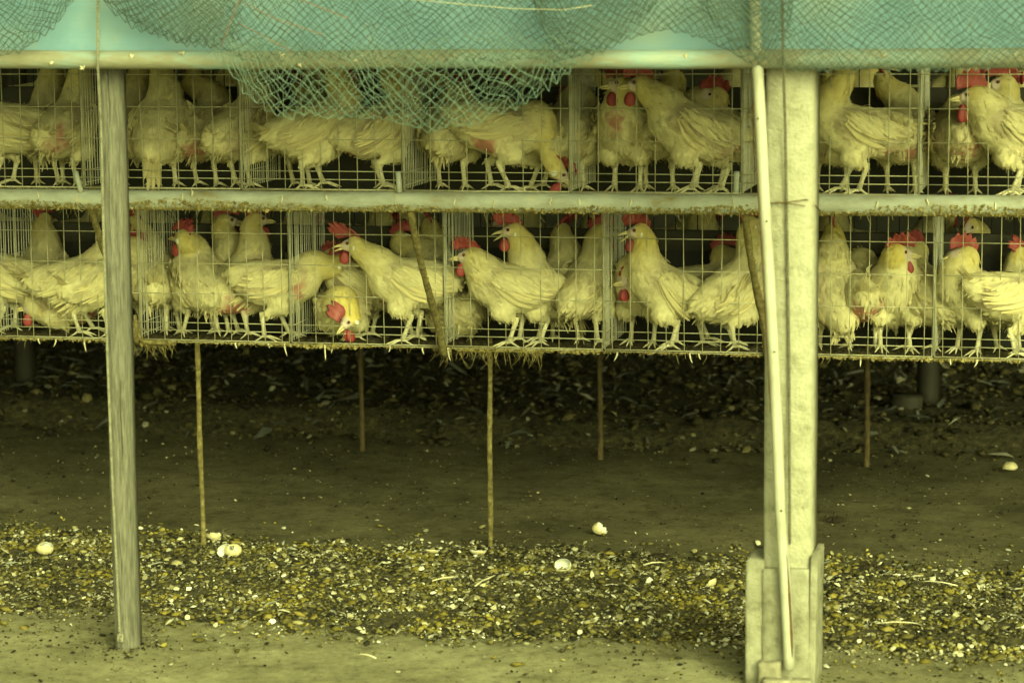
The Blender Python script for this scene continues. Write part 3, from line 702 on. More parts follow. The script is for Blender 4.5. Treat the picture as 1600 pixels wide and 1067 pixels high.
def netting(LOWX, LOWY, pxa, pxb, mat, rad, name, label, seed=0, dy=0.0, a=.0122, big0=.026, topy=-40):
    x0, x1 = at_y(pxa, 60, -1.0)[0], at_y(pxb, 60, -1.0)[0]
    ncol = int((x1-x0)/a); P = []; idx = {}
    base = np.array([(x0+x1)/2, -1.0, 1.75])
    ztop = [float(at_y(800, y, -1.0)[2]) for y in (topy,)][0]
    rows = 2*int(.42/(a*.92))+1; mid = rows//2
    ii, jj = np.meshgrid(np.arange(ncol), np.arange(rows), indexing='ij')
    sel = ((ii+jj) % 2 == 0)
    I, J = ii[sel], jj[sel]; nid = -np.ones((ncol, rows), int); nid[I, J] = np.arange(len(I))
    x = x0+I*a
    # lower edge height for each column
    pxs = np.array([proj((q, -1.0, 1.7))[0] for q in x0+np.arange(ncol)*a]); pys = np.interp(pxs, LOWX, LOWY); pys = pys+np.where(pys > 0, 7*fbm(np.column_stack([pxs/38, pxs*0+seed]), 19, 3)-3, 0)
    zlow_c = np.array([at_y(p_, y_, -1.02)[2] for p_, y_ in zip(pxs, pys)]); zlow = zlow_c[I]
    front = J < mid; d = np.abs(J-mid)*a*.92
    z = zlow+d; over = z > ztop
    f = np.clip(1-d/.32, 0, 1)
    sag = np.clip((np.array(pys)[I]-70)/120, 0, 1)
    y = np.where(front, -1.03-.035*sag*np.sin(np.clip(d*9, 0, 3.1)), -.992-.012*sag*f)
    y = np.where(d < a*1.2, -1.01-.02*sag, y)
    Q = np.column_stack([x*3, z*3, front*5.0])+seed*17.3; y = y+dy
    big = big0*(1+sag); W = np.clip(1.15-f*.55, .4, 1)
    x = x+big*fbm(Q*1.7, 3, 3)*W+.007*vnoise(Q*11, 8)
    z = z+big*.9*fbm(Q*1.9+5, 6, 3)*W+.007*vnoise(Q*11+9, 9)
    y = y+.010*fbm(Q*3, 12, 2)-.012*np.abs(np.sin(x*9+z*14))*f
    V = np.column_stack([x, y, z])-base
    ed = []
    for di in (-1, 1):
        i2, j2 = I+di, J+1; ok = (i2 >= 0) & (i2 < ncol) & (j2 < rows)
        ed.append(np.column_stack([nid[I[ok], J[ok]], nid[i2[ok], j2[ok]]]))
    ed = np.concatenate(ed); ed = ed[ed[:, 1] >= 0]
    pu = np.array(pys)[I]; bad = (pu < -25) | over
    ed = ed[~(bad[ed[:, 0]] | bad[ed[:, 1]])]; ed = ed[vnoise(V[ed[:, 0]]*13, 44+seed)+np.random.default_rng(seed).normal(0, .25, len(ed)) < (.75 if topy > 0 else 1.05)]
    A, B = V[ed[:, 0]], V[ed[:, 1]]; t = B-A; L = np.linalg.norm(t, axis=1, keepdims=True); t = t/(L+1e-9)
    ref = np.array([0., 1, 0.3]); n1 = np.cross(t, ref); n1 /= np.linalg.norm(n1, axis=1, keepdims=True)+1e-9; n2 = np.cross(t, n1)
    ring = []
    for k in range(3):
        w = 2*math.pi*k/3; ring.append(rad*(math.cos(w)*n1+math.sin(w)*n2))
    VV = np.stack([A+ring[0], A+ring[1], A+ring[2], B+ring[0], B+ring[1], B+ring[2]], 1).reshape(-1, 3)
    o6 = (np.arange(len(ed))*6)[:, None]
    faces = np.concatenate([o6+np.array(q) for q in ((0, 1, 4, 3), (1, 2, 5, 4), (2, 0, 3, 5))])
    o = mesh_obj(name, VV, faces, mat); o.location = tuple(base)
    tag(o, label, 'netting')
    return o, base
def net_cords(o, base):
    for path in ([(376, -10), (366, 20), (352, 55), (345, 74)], [(376, 2), (430, 30), (505, 55)], [(372, 36), (420, 62), (455, 80)], [(450, -8), (500, 12), (545, 30)]):
        mb = MB(); mb.tube([at_y(px, py, -1.075)-base for px, py in path], .0010, 5); mb.build('repair_cord', M['cord'], o)
    mb = MB(); mb.tube([at_y(px, py, -1.075)-base for px, py in ((640, 0), (700, 5), (800, 14), (880, 16), (925, 9))], .0008, 5); mb.build('repair_cord', M['quill'], o)
o, nb = netting([-80, 0, 40, 80, 115, 135, 160, 166, 190, 230, 280, 345, 400, 600, 850, 905, 950, 990, 1045, 1090, 1130, 1170, 1230, 1330, 1450, 1600, 1720],
                [104, 96, 84, 52, 15, -30, -30, -4, 28, 52, 70, 84, 96, 104, 100, 94, 80, 62, 53, 60, 82, 104, 112, 114, 116, 112, 110], -80, 1720, M['net'], .0010,
                'bird_netting', 'dark green netting draped in folds across the teal tarp')
net_cords(o, nb)
netting([330, 345, 372, 400, 430, 500, 570, 640, 690, 760, 820, 865, 905, 950, 985], [78, 84, 128, 170, 186, 182, 192, 206, 202, 186, 164, 134, 110, 84, 66],
        335, 980, M['netpale'], .0010, 'sagging_netting', 'paler aqua netting sagging in a bag below the curtain pipe', 3, -.04, .0160, .040, 62)
netting([150, 166, 190, 230, 280, 345, 400], [-30, -6, 26, 50, 66, 78, 60], 160, 400, M['net'], .0010, 'folded_netting', 'dark bunched netting fold over the tarp right of the timber post', 8, -.03, .0125, .04)
netting([830, 860, 900, 950, 990, 1030, 1060], [-20, 60, 96, 76, 52, 20, -30], 835, 1055, M['net'], .0010, 'folded_netting', 'dark slanting fold of netting rising left of the arched tarp gap', 9, -.03, .0125, .04)
netting([1085, 1110, 1150, 1190, 1230, 1260], [-30, 30, 84, 100, 60, -30], 1090, 1255, M['net'], .0009, 'folded_netting', 'dark netting fold bunched over the tarp beside the top of the conduit', 5, -.03, .0125, .04)

# ------------------------------------------------------------------ hens
def surface_nets(Fv, org, h):
    ins = Fv < 0
    c = [ins[i:ins.shape[0]-1+i, j:ins.shape[1]-1+j, k:ins.shape[2]-1+k] for i in (0, 1) for j in (0, 1) for k in (0, 1)]
    s = np.sum(np.stack(c), 0); m = (s > 0) & (s < 8)
    I, J, K = np.nonzero(m); idx = -np.ones(m.shape, np.int64); idx[I, J, K] = np.arange(len(I))
    acc = np.zeros((len(I), 3)); cnt = np.zeros(len(I))
    cor = [(i, j, k) for i in (0, 1) for j in (0, 1) for k in (0, 1)]
    for a in cor:
        for ax in range(3):
            if a[ax]: continue
            b_ = list(a); b_[ax] = 1
            fa = Fv[I+a[0], J+a[1], K+a[2]]; fb = Fv[I+b_[0], J+b_[1], K+b_[2]]
            x = (fa < 0) != (fb < 0); t = np.where(x, fa/(fa-fb+1e-12), 0)
            pt = np.tile(np.array(a, float), (len(I), 1)); pt[:, ax] += t
            acc[x] += pt[x]; cnt[x] += 1
    V = (acc/cnt[:, None]+np.column_stack([I, J, K]))*h+org
    faces = []
    for ax in range(3):
        sl0 = [slice(1, -1)]*3; sl1 = [slice(1, -1)]*3
        sl0[ax] = slice(0, -1); sl1[ax] = slice(1, None)
        d = ins[tuple(sl0)] != ins[tuple(sl1)]; flip = ins[tuple(sl0)]
        p = np.array(np.nonzero(d)).T; fl = flip[d]
        off = np.array([1, 1, 1]); off[ax] = 0; p = p+off
        o1, o2 = (ax+1) % 3, (ax+2) % 3
        def q(a, b_):
            r = p.copy(); r[:, o1] -= a; r[:, o2] -= b_; return idx[r[:, 0], r[:, 1], r[:, 2]]
        quad = np.stack([q(1, 1), q(0, 1), q(0, 0), q(1, 0)], 1)
        quad[~fl] = quad[~fl][:, ::-1]
        faces.append(quad[(quad >= 0).all(1)])
    return V, np.concatenate(faces)
def seg_d(P, a, b_, ra, rb):
    d = b_-a; t = np.clip(((P-a)@d)/(d@d+1e-12), 0, 1)
    return np.linalg.norm(P-a-t[:, None]*d, axis=1)-(ra+(rb-ra)*t), t
def smin(a, b_, k):
    h = np.clip(.5+.5*(b_-a)/k, 0, 1); return b_*(1-h)+a*h-k*h*(1-h)
WHITE = np.array([.69, .63, .39]); YEL = np.array([.64, .52, .15]); PINK = np.array([.46, .19, .15]); DIRT = np.array([.40, .31, .13]); FACE = np.array([.66, .55, .48])

def hen_parts(S):
    """all parts of one hen in its own frame: X forward, Y left, Z up, feet on Z=0"""
    rng = np.random.default_rng(S['seed']); U = rng.uniform
    pit = math.radians(S.get('pitch', 8)); lz = S.get('lift', 0.0) - (.085 if S.get('sit') else 0)
    cp, sp = math.cos(pit), math.sin(pit); fat = S.get('fat', 1.0)
    def bp(x, y, z):                                   # body frame -> hen frame, tilted about the hips
        dx, dz = x, z-.185
        return np.array([dx*cp-dz*sp, y, .185+dx*sp+dz*cp+lz])
    tor = [(-.150, .228, .016), (-.120, .214, .045), (-.055, .190, .070*fat), (.02, .180, .076*fat), (.075, .192, .062*fat)]
    T = [(bp(x, 0, z), r) for x, z, r in tor]
    NB = bp(.098, 0, .222)
    Hd = np.array(S['head'], float); hv = np.array(S['hdir'], float); hv /= np.linalg.norm(hv)
    dist = np.linalg.norm(Hd-NB)
    if dist > .27: Hd = NB+(Hd-NB)*.27/dist; dist = .27
    side = np.cross([0, 0, 1.], hv); side /= np.linalg.norm(side)+1e-9; hup = np.cross(hv, side)
    C1 = NB+np.array([.03*cp, 0, .03+.25*dist*.5]); C2 = Hd-np.array([0, 0, .34*dist])-hv*.22*dist if Hd[2] > NB[2] else Hd+(NB-Hd)*.35+np.array([0, 0, .01])
    ts = np.linspace(0, 1, 7); NK = [((1-t)**3)*NB+3*t*(1-t)**2*C1+3*t*t*(1-t)*C2+t**3*Hd for t in ts]
    nr = np.interp(ts, [0, .25, .6, .88, 1], [.054, .045, .034, .0275, .0265])
    HS = S.get('hs', 1.27)
    prims = []                                         # a, b, ra, rb, kind
    for i in range(4): prims.append((T[i][0], T[i+1][0], T[i][1], T[i+1][1], 0))
    prims.append((T[4][0], NB, T[4][1], .052, 0))
    for i in range(6): prims.append((NK[i], NK[i+1], nr[i], nr[i+1], 1))
    prims.append((Hd+hv*(.010-.004*HS)+hup*.002, Hd+hv*(.010+.018*HS)-hup*.001, .0225*HS, .0135*HS, 2))
    legs = []
    for k, sd in enumerate((1, -1)):
        st = S.get('stride', (0.02, -0.015))[k]
        hip = bp(-.005, sd*.040, .165); knee = np.array([.035+st*.45, sd*.052, .115+lz*.8]); hock = np.array([-.018+st*.7, sd*.043, .082+lz*.55])
        foot = np.array([.004+st, sd*(.044+S.get('splay', 0)), .010])
        if S.get('sit'): hock[2] = .02; knee[2] = .06
        prims.append((hip, knee, .048, .031, 3)); prims.append((knee, hock, .030, .0095, 3)); legs.append((hock, foot))
        prims.append((bp(.055, sd*.052, .205), bp(-.085, sd*.048, .192), .036, .028, 4))
    A = np.array([p[0] for p in prims]); B = np.array([p[1] for p in prims]); R = np.array([max(p[2], p[3]) for p in prims])[:, None]
    lo = np.minimum(A-R, B-R).min(0)-.02; hi = np.maximum(A+R, B+R).max(0)+.02
    h = S.get('res', .0070); n = np.ceil((hi-lo)/h).astype(int)+1
    ax = [lo[k]+h*np.arange(n[k]) for k in range(3)]
    G = np.stack(np.meshgrid(*ax, indexing='ij'), -1).reshape(-1, 3)
    D = None
    for a, b_, ra, rb, kd in prims:
        d, _ = seg_d(G, a, b_, ra, rb); D = d if D is None else smin(D, d, {0: .03, 1: .018, 2: .006, 3: .014, 4: .02}[kd])
    off = rng.uniform(0, 90)
    fl = .0035*fbm(G*np.array([38, 55, 55])+off, 3, 2)
    hd_d = np.linalg.norm(G-Hd, axis=1)
    D = D+fl*np.clip((hd_d-.03)/.03, 0, 1)
    Fv = D.reshape(n)
    V, Q = surface_nets(Fv, lo, h)
    # vertex colours
    dn = np.full(len(V), 9.); tn = np.zeros(len(V)); db = np.full(len(V), 9.); dt = np.full(len(V), 9.)
    for i, (a, b_, ra, rb, kd) in enumerate(prims):
        d, t = seg_d(V, a, b_, ra, rb)
        if kd == 1:
            m = d < dn; dn[m] = d[m]; tn[m] = (i-5+t[m])/6
        elif kd in (0, 4): db = np.minimum(db, d)
        elif kd == 3: dt = np.minimum(dt, d)
    nz = fbm(V*18+off, 5, 3); nz2 = fbm(V*55+off, 6, 2)
    neck = np.clip(.5+(np.minimum(db, dt)-dn)/.03, 0, 1)*np.clip(.35+tn, 0, 1)
    tone = S.get('tone', 1.0)  # lowered for hens deep in the cage: shade worked into the plumage colour
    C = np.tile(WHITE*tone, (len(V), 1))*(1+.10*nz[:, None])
    ny = np.clip(neck*.9*S.get('yellow', .7)+.18*nz*neck, 0, 1)[:, None]; C = C*(1-ny)+YEL*tone*ny
    dirt = np.clip(.8*nz+.5*nz2-.30+S.get('dirty', 0), 0, .8)[:, None]; C = C*(1-dirt)+DIRT*dirt
    fd = np.linalg.norm(V-(Hd+hv*(.010+.020*HS)), axis=1); fm = np.clip((.0225*HS-fd)/.005, 0, 1)[:, None]; C = C*(1-fm)+FACE*fm
    bare = np.zeros(len(V))
    for (x, y, z, rad) in S.get('bare', ()):
        c = bp(x, y, z); q = np.linalg.norm((V-c), axis=1)+.030*nz+.022*nz2
        bm = np.clip((rad*1.25-q)/.026, 0, .9); bare = np.maximum(bare, bm)
    C = C*(1-bare[:, None])+PINK*(1+.25*nz2[:, None])*bare[:, None]
    wq = np.full(len(V), 9.)
    for a, b_, ra, rb, kd in prims:
        if kd == 4: wq = np.minimum(wq, np.abs(seg_d(V, a, b_, ra, rb)[0]))
    wm = (np.clip((.020-wq+.006*nz)/.012, 0, 1)*.55*S.get('ragged', .5)*(1-bare))[:, None]; C = C*(1-wm)+np.array([.40, .30, .22])*wm
    C = np.clip(C, .01, .85)
    out = {'body': (V, Q, C)}
    # normals
    tri = V[Q[:, 2]]-V[Q[:, 0]]; tr2 = V[Q[:, 3]]-V[Q[:, 1]]; fn = np.cross(tri, tr2); N = np.zeros_like(V)
    for k in range(4): np.add.at(N, Q[:, k], fn)
    N /= np.linalg.norm(N, axis=1, keepdims=True)+1e-12
    # small covering feathers
    cnt = S.get('feathers', 520); mb = MB()
    ok = np.nonzero((fd > .042) & (bare < .3))[0]; sel = rng.choice(ok, min(cnt, len(ok)), replace=False)
    back = -(bp(1, 0, .185)-bp(0, 0, .185)); rag = S.get('ragged', .5)
    for i in sel:
        p, nn = V[i], N[i]
        if dn[i] < min(db[i], dt[i])-.002:
            k = min(int(tn[i]*6), 5); fl_ = NK[k]-NK[k+1]; ln = U(.012, .022); wd = .0035
        elif dt[i] < db[i]-.004: fl_ = np.array([-.3, 0, -1.]); ln = U(.014, .026); wd = .0048
        else: fl_ = back+np.array([0, 0, -.42]); ln = U(.020, .038); wd = .0062
        fl_ = fl_/np.linalg.norm(fl_)+rng.normal(0, .16, 3); tg = fl_-nn*(fl_@nn); tg /= np.linalg.norm(tg)+1e-9; bi = np.cross(nn, tg)
        lf = U(.0006, .0026)+(.007*rag if U(0, 1) < .10*rag else 0)
        wd *= U(.7, 1.2)
        vs_ = [p+nn*.0002, p+tg*ln*.45+bi*wd+nn*(lf*.55), p+tg*ln*.45-bi*wd+nn*(lf*.55), p+tg*ln*.82+bi*wd*.7+nn*lf*.8, p+tg*ln*.82-bi*wd*.7+nn*lf*.8, p+tg*ln+nn*lf*.6, p+tg*ln*.45+nn*(lf*.55+.0009)]
        mb.add(vs_, [(0, 1, 6), (0, 6, 2), (1, 3, 6), (6, 3, 4), (6, 4, 2), (3, 5, 4)], np.clip(C[i]*U(.86, 1.12), .01, .85))
    ok2 = np.nonzero((fd > .05) & (bare < .5) & (dn > np.minimum(db, dt)-.01))[0]
    for i in rng.choice(ok2, min(S.get('fluff', 420), len(ok2)), replace=False):
        p, nn = V[i], N[i]; fl_ = (back+np.array([0, 0, -.8])) if dt[i] > db[i]-.004 else np.array([-.3, 0, -1.])
        fl_ = fl_/np.linalg.norm(fl_)+rng.normal(0, .35, 3); tg = fl_-nn*(fl_@nn); tg /= np.linalg.norm(tg)+1e-9; bi = np.cross(nn, tg)
        low = 1.5 if nn[2] < -.1 else 1.0; ln = U(.008, .019)*low; e = p+tg*ln*.8+nn*ln*U(.15, .5)*low; w_ = U(.0006, .0014)
        mb.add([p-bi*w_, p+bi*w_, p*.4+e*.6+bi*w_*.7, e], [(0, 1, 2), (0, 2, 3)], np.clip(C[i]*U(.85, 1.15), .01, .85))
    out['plumage'] = mb
    # wings draped on the flanks
    def drape(x, z, sd):
        i = int(round((x-lo[0])/h)); k = int(round((z-lo[2])/h))
        if not (0 <= i < n[0] and 0 <= k < n[2]): return None
        col = Fv[i, :, k] < .002; j = np.nonzero(col)[0]
        if len(j) == 0: return None
        return ax[1][j[-1]]+h*.5 if sd > 0 else ax[1][j[0]]-h*.5
    def ribbon(mb, pts, wdir, w0, col, quill=False):
        m = len(pts); V_ = []; cc = []
        prof = [.35, .8, 1, 1, .85, .25] if not quill else [1, .9, .8, .6, .5, .2]
        for i, p in enumerate(pts):
            w = w0*np.interp(i/(m-1), np.linspace(0, 1, 6), prof); t_ = pts[min(i+1, m-1)]-pts[max(i-1, 0)]; t_ = t_/(np.linalg.norm(t_)+1e-9)
            wd = wdir-t_*(wdir@t_); wd /= np.linalg.norm(wd)+1e-9; up_ = np.cross(t_, wd)
            V_ += [p-wd*w, p+up_*min(.0011, w*.5), p+wd*w]; cc += [col*.90, np.clip(col*1.12, 0, .85), col*.93]
        mb.add(V_, [(3*i+a, 3*i+a+1, 3*i+a+4, 3*i+a+3) for i in range(m-1) for a in (0, 1)], np.array(cc))
    wings = []
    droop = S.get('droop', 0.0)
    for sd in (1, -1):
        mb = MB(); nf = 15
        for i in range(nf):
            f = i/(nf-1)
            r0 = (np.interp(f, [0, .5, 1], [.035, .062, .072]), np.interp(f, [0, .5, 1], [.243, .225, .198]))
            tp_ = (np.interp(f, [0, .5, 1], [-.115, -.128, -.070])+U(-.014, .014), np.interp(f, [0, .5, 1], [.228, .185-droop*.4, .140-droop])+U(-.006, .006))
            if U(0, 1) < .18*rag: tp_ = (tp_[0]+.05, tp_[1])
            pts = []; last = None
            for s_ in np.linspace(0, 1, 7):
                q = bp(r0[0]+(tp_[0]-r0[0])*s_, 0, r0[1]+(tp_[1]-r0[1])*s_-.014*math.sin(s_*3.14))
                y_ = drape(q[0], q[2], sd)
                if y_ is None: y_ = last if last is not None else sd*.05
                if last is not None: y_ = sd*max(sd*y_, sd*last-.010)
                last = y_
                pts.append(np.array([q[0], y_+sd*(.0030+.0022*f+.010*rag*s_*s_*U(0, 1)), q[2]]))
            worn = U(0, 1) < .5*rag
            ribbon(mb, pts, np.array([.25, 0, 1.]), U(.0013, .0024) if worn else U(.0058, .0080), np.clip(np.array([.70, .62, .36])*tone*U(.80, 1.1), 0, .85), worn)
        for row, (zc, ln_) in enumerate(((.222, .05), (.205, .05), (.236, .045))):       # coverts
            for i in range(11):
                x = .075-i*.013+U(-.004, .004); pts = []; last = None
                for s_ in np.linspace(0, 1, 5):
                    q = bp(x-ln_*s_, 0, zc-.012*row*0-.022*s_+U(-.001, .001)); y_ = drape(q[0], q[2], sd)
                    if y_ is None: y_ = last if last is not None else sd*.05
                    if last is not None: y_ = sd*max(sd*y_, sd*last-.008)
                    last = y_; pts.append(np.array([q[0], y_+sd*(.0062+.002*row), q[2]]))
                if U(0, 1) > .25*rag: ribbon(mb, pts, np.array([.25, 0, 1.]), U(.0055, .0075), np.clip(WHITE*tone*U(.88, 1.08), 0, .85))
        wings.append(mb)
    out['wing'] = wings
    # tail fan
    mb = MB(); tb = bp(-.128, 0, .222); tu = math.radians(S.get('tail', 35)); tl = S.get('tail_len', .10)
    for i in range(13):
        f = i/12*2-1; el = tu+U(-.16, .16)+.25*(1-abs(f)); az = f*S.get('fan', .55)+U(-.08, .08)
        d = np.array([-math.cos(el)*math.cos(az), math.sin(az)*math.cos(el), math.sin(el)]); ln = tl*U(.65, 1.15)*(1-.15*abs(f))
        worn = U(0, 1) < .55*rag; cur = U(-.2, .1)
        pts = [tb+d*ln*s_+np.array([0, f*.018, cur*ln*s_*s_]) for s_ in np.linspace(0, 1, 7)]
        ribbon(mb, pts, np.array([0, 1., .2])+np.array([0, 0, f]), U(.0014, .0026) if worn else U(.0065, .0095), np.clip(np.array([.68, .60, .35])*tone*U(.80, 1.08), 0, .85), worn)
    for i in range(46):                                   # rump fluff
        d = np.array([-1, U(-.7, .7), U(-1.0, .35)]); d /= np.linalg.norm(d); q = tb+np.array([.02, U(-.028, .028), U(-.055, .012)]); ln = U(.02, .05)
        ribbon(mb, [q+d*ln*s_+np.array([0, 0, -.3*ln*s_*s_]) for s_ in np.linspace(0, 1, 4)], np.array([0, 1., 0]), U(.002, .005), np.clip((WHITE*.8+DIRT*.2)*tone*U(.75, 1.05), 0, .85))
    out['tail'] = mb
    # head furniture
    def hp(f, s_, u_): return Hd+hv*.010+(hv*f+side*s_+hup*u_)*HS
    red = np.array([.34, .050, .056])*U(.85, 1.1)*S.get('redness', 1.0)
    nu, nv = 21, 6; CH = S.get('comb', .050)*.82; flop = S.get('flop', 1.2); fwd = S.get('sweep', .0); V_ = []
    sgn = S.get('side', 1)
    for a in range(nu):
        t = a/(nu-1); bf = .036-.066*t; bu = .0165+.007*math.sin(t*3.14)-.010*t*t
        tooth = abs(((t*5.2+.1) % 1)*2-1); hgt = CH*(.42+.30*math.sin(t*2.9+.15)+.42*(1-tooth)*math.sin(min(1, t*4)*1.57)*(1-.35*t))
        cur = np.array([bf, 0., bu]); stp = hgt/(nv-1); V_.append(hp(*cur))
        for e in range(1, nv):
            ph = flop*(e/(nv-1))**1.2; tw = .006*math.sin(t*9+S['seed'])
            cur = cur+np.array([fwd*stp-(.35*(t-.35))*stp, sgn*math.sin(ph)*stp, math.cos(ph)*stp]); V_.append(hp(cur[0], cur[1]+tw*e/(nv-1), cur[2]))
    cc = np.array([red*(.80+.25*(i % nv)/nv)*(1+.15*math.sin(i*1.7)) + np.array([.06, .055, .05])*S.get('pale', U(0, 1.3))*(.35+.65*(i % nv)/nv) for i in range(len(V_))])
    out['comb'] = (V_, [(a*nv+e, (a+1)*nv+e, (a+1)*nv+e+1, a*nv+e+1) for a in range(nu-1) for e in range(nv-1)], np.clip(cc, 0, .9))
    wat = []
    def blob(c, ra, rs, ru, nlat=7, nlon=10, dr=0):
        V_ = []; F_ = []
        for i in range(nlat+1):
            th = math.pi*i/nlat
            for k in range(nlon):
                p_ = 2*math.pi*k/nlon; V_.append(hp(c[0]+ra*math.sin(th)*math.cos(p_)*(1+dr*math.cos(th)), c[1]+rs*math.sin(th)*math.sin(p_), c[2]-ru*-math.cos(th)))
        F_ = [(i*nlon+k, i*nlon+(k+1) % nlon, (i+1)*nlon+(k+1) % nlon, (i+1)*nlon+k) for i in range(nlat) for k in range(nlon)]
        return V_, F_
    wl_ = S.get('wattle', .017)
    for sd in (1, -1):
        v_, f_ = blob((.022, sd*.0065, -.016-wl_), .0125, .0042, wl_, dr=-.25); wat.append((v_, f_, np.tile(red*U(.85, 1.1), (len(v_), 1))))
    out['wattle'] = wat
    out['earlobe'] = [blob((-.004, sd*.0212, -.006), .0068, .0030, .0085) for sd in (1, -1)]
    out['eye'] = [blob((.0155, sd*.0162, .0065), .0046, .0030, .0046, 5, 8) for sd in (1, -1)]
    op = S.get('open', 0.0); bk = []
    for up_, dw, ln in ((1, 0, .031), (0, op, .026)):
        mb = MB(); pts = []; rr_ = []
        for s_ in np.linspace(0, 1, 6):
            f_ = .024+ln*s_; u2 = (-.0005+.003*s_-.010*s_*s_) if up_ else (-.0065-.014*s_*op-.002*s_)
            pts.append(hp(f_, 0, u2)); rr_.append((.0066 if up_ else .0046)*(1-s_)**.75+.0006)
        mb.tube(pts, rr_, 8); bk.append(mb)
    out['beak'] = bk
    lg = []
    if not S.get('sit'):
        for hock, foot in legs:
            mb = MB(); mb.tube([hock+np.array([-.002, 0, .012]), hock, hock*.5+foot*.5, foot+np.array([-.002, 0, .006])], [.0080, .0092, .0066, .0085], 8)
            for an, ln in ((-.5, .036), (0, .045), (.5, .036), (3.14, .022)):
                an += U(-.1, .1); d = np.array([math.cos(an), math.sin(an), 0])
                mb.tube([foot+np.array([0, 0, .003]), foot+d*ln*.4+np.array([0, 0, .004]), foot+d*ln*.75+np.array([0, 0, -.002]), foot+d*ln*.95+np.array([0, 0, -.005]), foot+d*(ln+.012)+np.array([0, 0, -.011])], [.0048, .0042, .0034, .0028, .0006], 6)
            lg.append(mb)
    out['leg'] = lg
    return out

def build_hen(S, loc, rz, label, group):
    P = hen_parts(S); r = empty('hen', tuple(loc), rz)
    mesh_obj('body', *P['body'][:2], M['feather'], r, P['body'][2], True)
    P['plumage'].build('plumage', M['card'], r, True)['kind'] = 'stuff'
    for w in P['wing']: w.build('wing', M['card'], r, True)
    P['tail'].build('tail', M['card'], r, True)
    o = mesh_obj('comb', P['comb'][0], P['comb'][1], M['flesh'], r, P['comb'][2], True); md = o.modifiers.new('thickness', 'SOLIDIFY'); md.thickness = .0045; md.offset = 0
    for v_, f_, c_ in P['wattle']: mesh_obj('wattle', v_, f_, M['flesh'], r, c_, True)
    for v_, f_ in P['earlobe']: mesh_obj('earlobe', v_, f_, M['lobe'], r, None, True)
    for v_, f_ in P['eye']: mesh_obj('eye', v_, f_, M['eye'], r, None, True)
    for b_ in P['beak']: b_.build('beak', M['beak'], r, True)
    for l_ in P['leg']: l_.build('leg', M['shank'], r, True)
    return tag(r, label, 'hen', group)

# heading, look: degrees as seen in the picture: 0 faces right, 90 away, 180 left, 270 towards the viewer
seedc = [100]
def hen(tr, px, dp, heading, head, look, label, hy=None, lookpitch=0, **kw):
    y0, zf = (0.0, ZU) if tr == 'U' else (YL, ZL)
    dp = max(dp, .05+.135*abs(math.sin(math.radians(heading)))); dp = min(dp, .40-.04-.06*abs(math.sin(math.radians(heading))))
    y = y0+dp; zf = zf+.002-dp*.080; x = s_for(px, y, zf); rz = math.radians(heading)+YAW
    fwd = np.array([math.cos(rz), math.sin(rz), 0]); lft = np.array([-math.sin(rz), math.cos(rz), 0])
    hyy = y+fwd[1]*.11 if hy is None else y0+hy
    W = at_y(head[0], head[1], hyy); d = W-np.array([x, y, zf])
    la = math.radians(look)+YAW; lv = np.array([math.cos(la)*math.cos(lookpitch), math.sin(la)*math.cos(lookpitch), math.sin(lookpitch)])
    seedc[0] += 1
    rq = random.Random(seedc[0]*3+1); kw.setdefault('tone', 1.0); kw['tone'] *= rq.uniform(.90, 1.06); kw['dirty'] = kw.get('dirty', 0)+rq.uniform(-.08, .14); kw.setdefault('fat', rq.uniform(.94, 1.05))
    S = dict(seed=seedc[0], head=(d@fwd, d@lft, d[2]), hdir=(lv@fwd, lv@lft, lv[2])); S.update(kw)
    return build_hen(S, (x, y, zf), rz, label, 'hens in the upper cages' if tr == 'U' else 'hens in the lower cages')
HENS = 1
